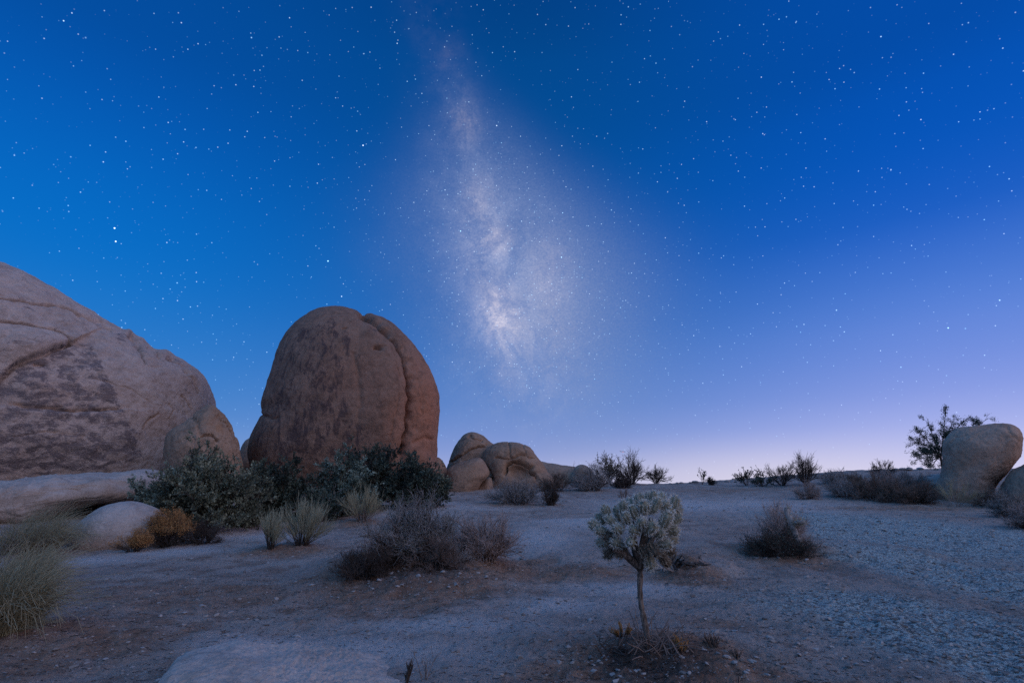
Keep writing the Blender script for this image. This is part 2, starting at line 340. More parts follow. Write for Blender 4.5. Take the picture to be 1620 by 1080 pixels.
# ------------------------------------------------------------------ mesh helpers
def mesh_obj(name, V, Fs, mt, parent=None, smooth=True):
    me = bpy.data.meshes.new(name)
    V = np.asarray(V, np.float32); Fs = [np.asarray(f, np.int32) for f in Fs if len(f)]
    me.vertices.add(len(V)); me.vertices.foreach_set('co', V.ravel())
    lt = np.concatenate([np.full(len(f), f.shape[1], np.int32) for f in Fs])
    li = np.concatenate([f.ravel() for f in Fs]); ls = np.concatenate([[0], np.cumsum(lt)[:-1]]).astype(np.int32)
    me.loops.add(len(li)); me.loops.foreach_set('vertex_index', li)
    me.polygons.add(len(lt)); me.polygons.foreach_set('loop_start', ls); me.polygons.foreach_set('loop_total', lt)
    me.polygons.foreach_set('use_smooth', np.full(len(lt), smooth))
    me.update(calc_edges=True); me.validate()
    if mt: me.materials.append(mt)
    o = bpy.data.objects.new(name, me); COL.objects.link(o)
    if parent: o.parent = parent
    return o
def tag(o, label, cat, group=None, kind=None):
    if label: o['label'] = label
    if cat: o['category'] = cat
    if group: o['group'] = group
    if kind: o['kind'] = kind
    return o
def empty(name, loc, label, cat, group=None):
    o = bpy.data.objects.new(name, None); COL.objects.link(o); o.location = [float(v) for v in loc]
    o.empty_display_size = 0.1
    return tag(o, label, cat, group)
class MB:
    def __init__(s): s.v = []; s.f3 = []; s.f4 = []; s.n = 0
    def add(s, V, f3=None, f4=None):
        if f3 is not None and len(f3): s.f3.append(np.asarray(f3)+s.n)
        if f4 is not None and len(f4): s.f4.append(np.asarray(f4)+s.n)
        s.v.append(V); s.n += len(V)
    def build(s, name, mt, parent=None, smooth=True):
        Fs = []
        if s.f3: Fs.append(np.concatenate(s.f3))
        if s.f4: Fs.append(np.concatenate(s.f4))
        return mesh_obj(name, np.concatenate(s.v), Fs, mt, parent, smooth)
def unit(v): return v/np.maximum(np.linalg.norm(v, axis=-1, keepdims=True), 1e-9)
def tubes(mb, paths, rad, sides=3, cap=False):
    N, K, _ = paths.shape
    T = np.gradient(paths, axis=1); T = unit(T)
    ref = np.where(np.abs(T[:, :1, 2:3]) > 0.9, np.array([1.0, 0, 0]), np.array([0, 0, 1.0]))
    A = unit(np.cross(T, np.broadcast_to(ref, T.shape))); B = np.cross(T, A)
    ang = np.arange(sides)*2*math.pi/sides
    V = paths[:, :, None] + rad[:, :, None, None]*(A[:, :, None]*np.cos(ang)[None, None, :, None] + B[:, :, None]*np.sin(ang)[None, None, :, None])
    i = np.arange(N)[:, None, None]*K*sides; k = np.arange(K-1)[None, :, None]*sides; j = np.arange(sides)[None, None]; j2 = (j+1) % sides
    f = np.stack(np.broadcast_arrays(i+k+j, i+k+j2, i+k+sides+j2, i+k+sides+j), -1).reshape(-1, 4)
    mb.add(V.reshape(-1, 3), f4=f)
def leaves(mb, C, D, rng, L, W):
    n = len(C); rnd = unit(rng.normal(size=(n, 3))); S_ = unit(np.cross(D, rnd)); N_ = np.cross(S_, D)
    L = L[:, None]; W = W[:, None]
    V = np.stack([C, C+D*L*0.5+S_*W*0.5+N_*W*0.12, C+D*L, C+D*L*0.5-S_*W*0.5+N_*W*0.12], 1).reshape(-1, 3)
    b = np.arange(n)[:, None]*4
    mb.add(V, f3=np.concatenate([b+np.array([0, 1, 2]), b+np.array([0, 2, 3])]))
def sample_paths(paths, idx, tt):
    K = paths.shape[1]; x = tt*(K-1); i = np.minimum(x.astype(int), K-2); f = (x-i)[:, None]
    a, b = paths[idx, i], paths[idx, i+1]
    return a*(1-f)+b*f, unit(b-a)
def grow(rng, paths, n, lo, hi, lmin, lmax, fwd=1.0, rnd=0.8, up=0.2, K=4):
    idx = rng.randint(0, len(paths), n); tt = lo+(hi-lo)*rng.rand(n)
    P, T = sample_paths(paths, idx, tt)
    D = unit(T*fwd + rng.normal(size=(n, 3))*rnd + np.array([0, 0, up])); L = (lmin+(lmax-lmin)*rng.rand(n))[:, None]
    pts = [P]; d = D
    for k in range(K-1):
        pts.append(pts[-1]+d*L/(K-1)); d = unit(d+rng.normal(size=(n, 3))*0.16)
    return np.stack(pts, 1)
def taper(n, K, r0, r1): return np.broadcast_to(np.linspace(r0, r1, K), (n, K))
def dome_stems(rng, n, R, H, spread=0.12, K=6, low=0.15, flare=1.0, fill=0.35):
    ph = rng.rand(n)*2*math.pi; e = np.arcsin(low+(1-low)*rng.rand(n)**0.8)
    lob = 1+0.22*np.sin(ph*2+rng.rand()*6)+0.14*np.sin(ph*3+rng.rand()*6)
    rr = fill+(1-fill)*rng.rand(n)**0.6
    end = np.stack([R*np.cos(e)*np.cos(ph)*lob, R*np.cos(e)*np.sin(ph)*lob, H*np.sin(e)*(0.86+0.28*rng.rand(n))], 1)*rr[:, None]
    st = np.stack([np.cos(ph), np.sin(ph), 0*ph], 1)*(R*spread*np.sqrt(rng.rand(n)))[:, None]; st[:, 2] = -0.03
    mid = st*0.55+end*0.45; mid[:, 2] += H*0.12*flare; mid += rng.normal(size=(n, 3))*R*0.06
    t = np.linspace(0, 1, K)[None, :, None]
    return st[:, None]*(1-t)**2+2*mid[:, None]*t*(1-t)+end[:, None]*t*t

# ------------------------------------------------------------------ the ground sheet
def patch(lst, px, py, wpx, dm, k=1.0):
    g = ghit(px, py); lst.append((g[0], g[1], wpx*mpp(g)/2, dm, k))
patch(BROWN, 655, 900, 330, 2.0, 1.3); patch(BROWN, 790, 890, 170, 1.3, 0.9); patch(BROWN, 895, 902, 170, 0.9, 0.8)
patch(BROWN, 300, 945, 620, 1.8, 0.62); patch(BROWN, 130, 1010, 520, 1.4, 0.7); patch(BROWN, 840, 893, 110, .6, .8); patch(BROWN, 1010, 898, 120, .5, .7); patch(BROWN, 1250, 930, 380, 1.2, .35); patch(BROWN, 1180, 990, 300, .8, .35); patch(BROWN, 1040, 1045, 360, 0.95, 1.35)
patch(BROWN, 1085, 905, 120, 0.9, 1.1); patch(BROWN, 1245, 875, 200, 1.5, 0.9); patch(BROWN, 1330, 880, 170, 0.9, 0.55)
patch(BROWN, 90, 875, 230, 1.6, 0.5); patch(BROWN, 440, 868, 190, 0.9, 0.85); patch(BROWN, 575, 826, 90, 0.9, 0.9)
patch(BROWN, 800, 798, 170, 1.5, 0.7); patch(BROWN, 870, 935, 240, 0.5, 0.35); patch(BROWN, 1420, 805, 360, 1.4, 0.7)
patch(BROWN, 1160, 1060, 240, 0.7, 0.7); patch(BROWN, 1130, 775, 200, 2.5, 0.55); patch(BROWN, 480, 800, 440, 2.5, 0.7)
patch(BROWN, 520, 960, 300, 0.7, 0.55); patch(BROWN, 700, 800, 60, 1.0, .4); patch(BROWN, 960, 905, 120, 0.5, 0.75); patch(BROWN, 300, 885, 160, 0.5, 0.5); patch(BROWN, 60, 1060, 300, 0.6, 0.6); patch(BROWN, 930, 1060, 160, 0.5, 0.6)
patch(GRAVEL, 1480, 850, 420, 6.0, 1.0); patch(GRAVEL, 1500, 1000, 420, 3.0, 0.9); patch(GRAVEL, 1340, 830, 260, 5.0, 0.9); patch(GRAVEL, 1580, 920, 300, 5.0, 1.0)
patch(GRAVEL, 1250, 960, 300, 2.0, 0.5)
PATH = []
for q in ((130, 885, 200, .5), (260, 872, 200, .6), (390, 848, 200, .8), (720, 800, 160, 1.5), (850, 850, 130, 2.0), (920, 825, 200, 2.0), (1080, 800, 260, 3.0), (1230, 800, 200, 3.0), (420, 1015, 360, .4), (560, 1030, 460, .5), (700, 990, 300, .4), (860, 955, 260, .5), (980, 930, 200, .6), (660, 810, 120, 1.2)): patch(PATH, *q)
def build_ground():
    th = np.concatenate([np.linspace(-48, 48, 760), np.linspace(48, 312, 130)[1:-1]]); th = np.radians(th)
    r = np.concatenate([np.geomspace(0.4, 3.5, 30), np.geomspace(3.5, 60, 700)[1:], np.geomspace(60, 3000, 70)[1:]])
    Rr, T = np.meshgrid(r, th, indexing='ij'); x = (Rr*np.sin(T)).ravel(); y = (Rr*np.cos(T)).ravel()
    z = height(x, y); nt, nr = len(th), len(r)
    V = np.concatenate([np.stack([x, y, z], 1), [[0, 0, hgt(0, 0)]]])
    i = np.arange(nr-1)[:, None]*nt; j = np.arange(nt)[None]; j2 = (j+1) % nt
    q = np.stack(np.broadcast_arrays(i+j, i+j2, i+nt+j2, i+nt+j), -1).reshape(-1, 4)[:, ::-1]
    c = np.stack([np.full(nt, len(V)-1), (np.arange(nt)+1) % nt, np.arange(nt)], 1)
    o = mesh_obj('ground', V, [q, c], m_ground()); tag(o, None, None, None, 'structure')
    o['label'] = 'pale sandy desert ground with brown soil and gravel'
    for nm, lst in (('soil', BROWN), ('gravel', GRAVEL), ('path', PATH)):
        a = o.data.attributes.new(nm, 'FLOAT', 'POINT'); a.data.foreach_set('value', field(lst, V[:, 0], V[:, 1]).astype(np.float32))
build_ground()

# ------------------------------------------------------------------ boulders
_ico = {}
def ico(sub):                      # icosphere by repeated splitting: 10*4^sub+2 points
    if sub not in _ico:
        if sub == 0:
            bm = bmesh.new(); bmesh.ops.create_icosphere(bm, subdivisions=1, radius=1.0)
            V = np.array([v.co[:] for v in bm.verts]); Fc = np.array([[v.index for v in f.verts] for f in bm.faces]); bm.free()
        else:
            V, F0 = ico(sub-1); E = np.sort(np.concatenate([F0[:, [0, 1]], F0[:, [1, 2]], F0[:, [2, 0]]]), 1)
            U, inv = np.unique(E, axis=0, return_inverse=True); inv = inv.ravel(); n = len(F0); m = inv+len(V)
            a, b, c = m[:n], m[n:2*n], m[2*n:]; V = np.concatenate([V, V[U[:, 0]]+V[U[:, 1]]])
            Fc = np.concatenate([np.stack(x, 1) for x in ((F0[:, 0], a, c), (a, F0[:, 1], b), (c, b, F0[:, 2]), (a, b, c))])
        _ico[sub] = (unit(V), Fc)
    return _ico[sub]
def vnormals(V, Fc):
    n = np.cross(V[Fc[:, 1]]-V[Fc[:, 0]], V[Fc[:, 2]]-V[Fc[:, 0]]); out = np.zeros_like(V)
    for k in range(3): np.add.at(out, Fc[:, k], n)
    return unit(out)
def polydist(x, y, pts):
    best = np.full(x.shape, 1e9); sgn = np.zeros(x.shape)
    for (ax, ay), (bx, by) in zip(pts[:-1], pts[1:]):
        dx, dy = bx-ax, by-ay; L2 = dx*dx+dy*dy+1e-9
        t = np.clip(((x-ax)*dx+(y-ay)*dy)/L2, 0, 1); d = np.hypot(x-ax-t*dx, y-ay-t*dy)
        s = np.sign(dx*(y-ay)-dy*(x-ax)); u = d < best
        best = np.where(u, d, best); sgn = np.where(u, s, sgn)
    return best, sgn
def inpoly(x, y, pts):
    r = np.zeros(x.shape, bool); n = len(pts)
    for i in range(n):
        (x1, y1), (x2, y2) = pts[i], pts[(i+1) % n]
        c = ((y1 > y) != (y2 > y)) & (x < (x2-x1)*(y-y1)/((y2-y1) if y2 != y1 else 1e-9)+x1); r ^= c
    return r
def rock(name, label, outline, Y, depth, centre, mt, sub=5, e=0.86, amp=0.05, nscale=0.5, grooves=(), steps=(), bumps=(), stains=(), warms=(), group=None, back=None, seed=0, cat='boulder', fine=0.012):
    """outline, grooves etc. are given in photo pixels and carried to real size on an upright plane Y metres off."""
    c3 = unproj(*centre, Y); nn = np.array([c3[0], c3[1], 0])/np.hypot(c3[0], c3[1]); rv = np.array([nn[1], -nn[0], 0])
    dd_ = np.array([pdir(px, py) for px, py in outline]); o3 = CAM+dd_*(((c3-CAM) @ nn)/(dd_ @ nn))[:, None]-c3
    P2 = np.stack([o3 @ rv, o3[:, 2]], 1)
    # closed Catmull-Rom, then radius per angle
    n = len(P2); pts = []
    for i in range(n):
        p0, p1, p2, p3 = P2[i-1], P2[i], P2[(i+1) % n], P2[(i+2) % n]
        for t in np.linspace(0, 1, 12, endpoint=False):
            pts.append(0.5*((2*p1)+(-p0+p2)*t+(2*p0-5*p1+4*p2-p3)*t*t+(-p0+3*p1-3*p2+p3)*t**3))
    pts = np.array(pts); a = np.arctan2(pts[:, 1], pts[:, 0]); rad = np.hypot(pts[:, 0], pts[:, 1])
    s = np.argsort(a); a, rad = a[s], rad[s]
    A = np.concatenate([a-2*math.pi, a, a+2*math.pi]); Rd = np.concatenate([rad]*3)
    D, Fc = ico(sub); th = np.arctan2(D[:, 2], D[:, 0]); sn = np.hypot(D[:, 0], D[:, 2])
    r = np.interp(th, A, Rd)*sn**e; dd = np.sign(D[:, 1])*np.abs(D[:, 1])**e
    dd = np.where(dd < 0, dd*depth, dd*(back or depth))
    V = (r*np.cos(th))[:, None]*rv + dd[:, None]*nn + (r*np.sin(th))[:, None]*np.array([0, 0, 1.0])
    size = float(np.median(rad)); N = vnormals(V, Fc)
    W = V+c3; so = np.array([seed*13.7, seed*5.1, seed*9.9])
    k = nscale*3/size
    disp = size*amp*fbm(W*k+so, 4, 0.5) + size*fine*fbm(W*k*7+so, 4, 0.6) - 0.5*size*fine*np.abs(fbm(W*k*3.1+so+9, 4, 0.6))
    px, py = project(W); front = ss(-(N @ nn), -0.25, 0.1)
    wf = 1/(14*Y/F_PX); wob = 4*perlin(W*k*5+so)+2.6*fbm(W*wf+so, 2); wob2 = 4*perlin(W*k*5+so+31.7)+2.6*fbm(W*wf+so+8, 2); m1 = (Y/F_PX)
    qx, qy = px+wob, py+wob2
    for pts_, wpx, dpx in grooves:
        d, _ = polydist(qx, qy, pts_); disp -= front*dpx*m1*(0.75+0.5*perlin(W*wf*0.6+so))*np.exp(-(d/(wpx*0.72))**1.5)
    for pts_, fall, dpx in steps:            # the side to the right of the line (as drawn) stands proud, then fades
        d, sg = polydist(qx, qy, pts_); disp += front*dpx*m1*np.where(sg > 0, np.exp(-(d/fall)**2)*ss(d, 0, 3), -0.25*np.exp(-(d/3.5)**2))
    for bx, by, rx, ry, dpx in bumps:
        qq = ((px-bx)/rx)**2+((py-by)/ry)**2; disp += front*dpx*m1*np.exp(-(qq**2 if dpx < 0 else qq))
    V = V+N*disp[:, None]
    loc = c3.copy(); g = hgt(c3[0], c3[1]); loc[2] = g; V = V+(c3-loc)
    ob = mesh_obj(name, V, [Fc], mt); ob.location = loc; tag(ob, label, cat, group)
    for nm, lst in (('stain', stains), ('warm', warms)):
        v = np.zeros(len(V)); nz = 9*fbm(W*k*3+so+70, 3)
        for it in lst:
            if len(it) == 2:                 # polygon with soft edge
                d, _ = polydist(px+nz, py+nz, it[0]+[it[0][0]]); ins = inpoly(px+nz, py+nz, it[0])
                v = np.maximum(v, it[1]*np.where(ins, ss(d, -6, 8), ss(-d, -8, 0)*0.4))
            else:
                bx, by, rx, ry, s_ = it
                v = np.maximum(v, s_*np.exp(-(((px+nz-bx)/rx)**2+((py+nz-by)/ry)**2)))
        at = ob.data.attributes.new(nm, 'FLOAT', 'POINT'); at.data.foreach_set('value', (v*front).astype(np.float32))
    return ob

rock('granite_outcrop', 'huge sloping pink granite outcrop with dark stains at the left edge',
     [(-420, 830), (-440, 630), (-380, 450), (-230, 380), (-90, 404), (0, 439), (45, 460), (90, 483), (135, 508), (180, 533), (207, 547), (232, 564), (254, 573), (284, 594), (306, 610), (321, 640), (329, 670), (334, 720), (336, 790), (242, 850), (-100, 880)],
     30.0, 9.0, (-40, 660), M['rock'], sub=8, e=0.80, amp=0.022, nscale=0.8, seed=1, fine=0.008,
     grooves=[([(-60, 640), (0, 601), (26, 575), (67, 560), (98, 546), (113, 538)], 3.6, 20), ([(113, 538), (100, 527), (80, 520), (55, 515), (0, 505), (-60, 500)], 2.0, 11),
              ([(0, 471), (30, 474), (67, 480), (100, 486), (122, 497), (150, 505), (165, 510), (178, 520)], 1.6, 9), ([(148, 483), (165, 492)], 1.8, 10), ([(196, 518), (224, 524)], 3.0, 18),
              ([(209, 531), (214, 537), (221, 546)], 4.0, 18), ([(221, 546), (222, 553), (224, 560), (229, 576)], 1.8, 12), ([(236, 549), (244, 553), (252, 565)], 2.0, 12), ([(266, 567), (275, 573), (282, 577), (296, 593)], 3.0, 14), ([(296, 593), (303, 600), (307, 612), (311, 622)], 1.8, 12),
              ([(267, 640), (274, 650), (268, 662)], 1.5, 7), ([(285, 626), (296, 640), (303, 648)], 1.4, 7), ([(225, 680), (238, 662), (250, 655)], 1.8, 7), ([(-80, 630), (0, 637), (90, 649), (130, 650), (185, 648)], 1.8, 8), ([(55, 575), (68, 577)], 3, 12), ([(88, 648), (98, 646)], 4, 10),
              ([(20, 690), (70, 683), (130, 690)], 1.6, 3), ([(150, 600), (200, 612), (240, 640)], 1.5, 2.5)],
     steps=[([(-60, 640), (0, 601), (26, 575), (67, 560), (113, 538)], 40, -9), ([(-80, 632), (0, 639), (90, 651), (190, 648)], 45, 6)],
     bumps=[(206, 524, 10, 5, 6), (262, 560, 14, 6, 4), (284, 573, 12, 6, 3), (226, 537, 8, 4, 3), (50, 545, 55, 22, 12), (60, 605, 40, 30, 8), (120, 430, 80, 30, 6), (100, 700, 110, 35, 6), (300, 600, 25, 30, 5)],
     stains=[([(-30, 590), (60, 560), (125, 535), (150, 540), (165, 575), (178, 600), (195, 640), (212, 680), (235, 712), (210, 745), (-30, 760), (-30, 590)], 0.80), (100, 575, 55, 22, 0.85), (150, 620, 40, 16, 0.8), (205, 690, 22, 40, 0.8), (40, 640, 60, 8, 0.8), (30, 690, 50, 16, 0.3), (20, 545, 60, 14, 0.7), (110, 520, 30, 10, 0.6), (40, 488, 25, 10, 0.6), (60, 738, 150, 14, 0.95), (195, 535, 14, 10, .8), (275, 573, 14, 8, .7), (105, 508, 22, 10, 0.5)],
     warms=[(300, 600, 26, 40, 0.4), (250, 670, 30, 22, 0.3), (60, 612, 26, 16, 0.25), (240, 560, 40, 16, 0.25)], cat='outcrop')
rock('boulder', 'angular pinkish boulder knob at the right foot of the huge left outcrop',
     [(262, 700), (270, 684), (288, 672), (306, 658), (322, 646), (335, 643), (348, 652), (360, 666), (368, 682), (377, 704), (383, 745), (375, 790), (280, 795), (262, 740)],
     26.5, 2.6, (322, 715), M['rock_tan'], sub=6, e=0.72, amp=0.05, nscale=0.9, seed=2,
     grooves=[([(346, 657), (357, 666), (366, 680), (374, 690)], 2.0, 10), ([(318, 689), (330, 689), (338, 690), (345, 697)], 2.0, 10), ([(300, 655), (312, 668), (318, 690)], 4.0, 5)], warms=[(347, 676, 5, 8, 0.9), (325, 650, 30, 20, 0.2)], stains=[(365, 668, 8, 20, 0.5)])
rock('boulder', 'little pale boulder peeping through the gap left of the tall domed boulder',
     [(378, 720), (386, 700), (398, 691), (412, 690), (425, 700), (430, 740), (380, 750)], 44.0, 2.0, (403, 722), M['rock_tan'], sub=4, seed=3)
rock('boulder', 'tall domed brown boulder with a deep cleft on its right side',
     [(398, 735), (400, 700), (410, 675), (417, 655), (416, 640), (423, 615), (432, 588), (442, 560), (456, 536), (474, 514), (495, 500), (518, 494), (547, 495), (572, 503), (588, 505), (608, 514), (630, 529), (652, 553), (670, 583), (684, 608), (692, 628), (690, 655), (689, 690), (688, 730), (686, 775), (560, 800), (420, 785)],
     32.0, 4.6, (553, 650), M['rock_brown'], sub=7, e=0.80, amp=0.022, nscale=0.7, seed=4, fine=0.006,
     grooves=[([(575, 498), (605, 519), (628, 545), (640, 575), (647, 610), (648, 650), (643, 690), (636, 720)], 9.0, 11), ([(575, 496), (590, 507), (605, 519), (628, 545), (640, 575), (647, 610), (648, 650), (643, 690), (636, 720)], 2.6, 20), ([(630, 625), (626, 650), (620, 675), (618, 690)], 2.2, 3.0),
              ([(594, 551), (603, 552)], 3.5, 13), ([(541, 521), (546, 521)], 2.0, 5), ([(660, 600), (666, 640), (655, 680)], 4, 3), ([(412, 655), (425, 662), (440, 660)], 3, 5), ([(606, 530), (622, 560), (630, 600)], 3, 3), ([(655, 700), (670, 692), (686, 696)], 3, 5), ([(560, 560), (570, 620), (566, 670)], 5, 3)],
     bumps=[(610, 600, 34, 70, 9), (672, 640, 16, 60, 8), (500, 600, 60, 80, 6), (415, 700, 25, 30, 4)],
     stains=[([(440, 560), (470, 520), (530, 500), (560, 530), (545, 600), (560, 660), (600, 690), (560, 740), (410, 740), (405, 680), (425, 620)], 0.68), (480, 570, 50, 60, 0.75), (470, 690, 60, 50, 1.0), (560, 700, 50, 30, 0.8), (605, 640, 10, 22, 0.8), (520, 510, 50, 20, 0.5), (590, 520, 20, 12, 0.6)],
     warms=[(670, 650, 40, 95, 0.85), (625, 680, 30, 60, 0.5), (655, 715, 40, 30, 0.6), (580, 610, 60, 60, 0.18)])  # right flank painted redder: warm glow from the right put into the colour
rock('boulder', 'small rounded boulder tucked against the right base of the tall domed boulder',
     [(676, 770), (680, 745), (690, 724), (700, 730), (708, 745), (714, 770), (705, 790)], 35.0, 1.4, (695, 758), M['rock_tan'], sub=4, seed=5, warms=[(700, 740, 20, 20, 0.6)])
rock('boulder', 'pointed brown boulder rising at the back of the middle cluster',
     [(700, 770), (708, 738), (718, 712), (732, 690), (746, 684), (760, 688), (775, 699), (788, 715), (795, 770), (750, 800)], 39.0, 2.4, (746, 735), M['rock_tan'], sub=6, e=0.82, amp=0.05, seed=6,
     grooves=[([(710, 732), (735, 716), (750, 708), (768, 705)], 1.8, 9), ([(742, 690), (752, 694), (764, 697)], 1.5, 5)], warms=[(750, 695, 30, 14, 0.4)], stains=[(742, 692, 22, 10, 0.5)], group='middle cluster of brown boulders')
rock('boulder', 'arched brown boulder with a hollow alcove in its face',
     [(762, 775), (762, 730), (768, 712), (785, 702), (803, 699), (822, 703), (842, 716), (858, 732), (868, 748), (885, 762), (890, 785), (830, 805), (775, 800)], 37.0, 2.4, (820, 752), M['rock_tan'], sub=6, e=0.80, amp=0.035, seed=7,
     grooves=[([(799, 750), (802, 736), (812, 730), (830, 731), (841, 738), (845, 750)], 2.6, 16), ([(785, 724), (805, 725), (822, 719), (845, 724)], 1.6, 7), ([(805, 700), (808, 722)], 1.4, 5), ([(826, 703), (832, 719)], 1.3, 4), ([(845, 748), (852, 762)], 2, 7), ([(776, 764), (777, 750), (770, 740)], 3, 14)],
     bumps=[(822, 745, 19, 12, -16), (790, 745, 12, 24, 6), (815, 712, 40, 8, 4)], warms=[(800, 720, 40, 30, 0.5), (850, 740, 18, 20, 0.5), (788, 750, 12, 20, 0.4)], group='middle cluster of brown boulders')
rock('boulder', 'rounded brown lobe lying in front at the left of the middle cluster',
     [(702, 785), (704, 762), (708, 744), (722, 734), (745, 726), (760, 725), (769, 735), (774, 750), (762, 764), (752, 780), (735, 800)], 33.5, 1.7, (735, 760), M['rock_tan'], sub=6, e=0.82, amp=0.04, seed=8, warms=[(745, 745, 30, 16, 0.3)], stains=[(735, 770, 30, 10, 0.5)], group='middle cluster of brown boulders')
rock('boulder', 'low shaded block beneath the arch of the middle cluster',
     [(742, 795), (748, 775), (762, 762), (776, 755), (782, 775), (788, 800)], 35.0, 1.2, (766, 784), M['rock_tan'], sub=5, e=0.82, seed=9, group='middle cluster of brown boulders')
rock('rock_ridge', 'long low grey-brown rock ridge sloping down behind the middle shrubs',
     [(840, 790), (848, 735), (870, 732), (890, 735), (912, 739), (930, 748), (950, 758), (965, 790), (900, 810)], 46.0, 3.0, (895, 772), M['rock_tan'], sub=5, e=0.82, seed=10, cat='ridge')
rock('boulder', 'small rounded boulder on the skyline behind the middle shrubs',
     [(904, 765), (908, 742), (918, 735), (930, 738), (938, 748), (942, 768)], 43.0, 1.2, (922, 756), M['rock_tan'], sub=4, seed=11)
rock('rock_slab', 'long flat pale rock ledge lying below the huge left outcrop',
     [(-260, 840), (-250, 785), (-120, 770), (-40, 766), (0, 763), (60, 755), (120, 751), (180, 749), (226, 745), (258, 752), (262, 772), (235, 786), (190, 792), (150, 796), (118, 806), (60, 830), (0, 840), (-100, 850)], 20.5, 3.6, (20, 790), M['rock_grey'], sub=6, e=0.62, amp=0.05, nscale=1.0, seed=12, fine=0.015,
     grooves=[([(60, 777), (120, 772), (170, 765), (220, 762)], 1.3, 1.6)], warms=[(200, 785, 60, 9, 0.6), (120, 795, 40, 6, 0.5)], stains=[(180, 790, 80, 8, 0.6)], cat='rock ledge')
rock('boulder', 'smooth pale egg-shaped boulder half buried behind the orange bush',
     [(104, 866), (112, 843), (130, 822), (155, 804), (185, 795), (212, 793), (236, 799), (258, 810), (272, 830), (276, 862), (255, 885), (180, 892), (120, 885)], 13.6, 0.95, (190, 848), M['rock_grey'], sub=6, e=0.88, amp=0.02, nscale=0.5, seed=13, warms=[(170, 866, 80, 14, 0.45)], stains=[(150, 858, 60, 18, 0.25)])
rock('rock_slab', 'flat bare pale rock barely rising from the sand at the bottom edge',
     [(240, 1105), (250, 1082), (264, 1060), (286, 1043), (330, 1034), (400, 1034), (500, 1042), (600, 1052), (700, 1068), (800, 1100), (700, 1150), (500, 1165), (320, 1150)], 4.75, 0.85, (500, 1100), M['rock_grey'], sub=6, e=0.80, amp=0.04, nscale=1.0, seed=14, fine=0.02, warms=[(290, 1075, 18, 16, 0.3)], cat='rock slab')
rock('boulder', 'top-heavy tan boulder with a rounded cap leaning out on the right',
     [(1474, 800), (1482, 770), (1491, 740), (1492, 712), (1497, 693), (1509, 682), (1530, 675), (1558, 673), (1586, 671), (1602, 673), (1613, 683), (1618, 700), (1615, 717), (1605, 733), (1594, 748), (1581, 762), (1572, 775), (1566, 800), (1560, 825), (1480, 825)],
     25.5, 1.8, (1540, 745), M['rock_pale'], sub=6, e=0.72, amp=0.045, nscale=0.8, seed=15,
     grooves=[([(1503, 700), (1512, 692), (1530, 690)], 2.5, 3), ([(1592, 676), (1600, 690), (1614, 700)], 3.0, 3)], bumps=[(1545, 705, 30, 20, 4), (1604, 695, 10, 18, 4)], warms=[(1520, 735, 30, 25, 0.35)], stains=[(1560, 740, 40, 20, 0.35)])
rock('boulder', 'low grey dome of rock at the left foot of the top-heavy boulder',
     [(1425, 790), (1440, 765), (1465, 753), (1490, 749), (1515, 755), (1525, 790), (1470, 810)], 28.0, 1.2, (1475, 778), M['rock_grey'], sub=5, seed=16)
rock('boulder', 'dark weathered boulder cut by the right edge of the photo',
     [(1572, 800), (1582, 772), (1596, 750), (1612, 738), (1640, 728), (1700, 735), (1720, 790), (1650, 830)], 23.5, 1.6, (1640, 780), M['rock_tan'], sub=5, e=0.82, amp=0.06, seed=17, stains=[(1600, 775, 30, 25, 0.7)])

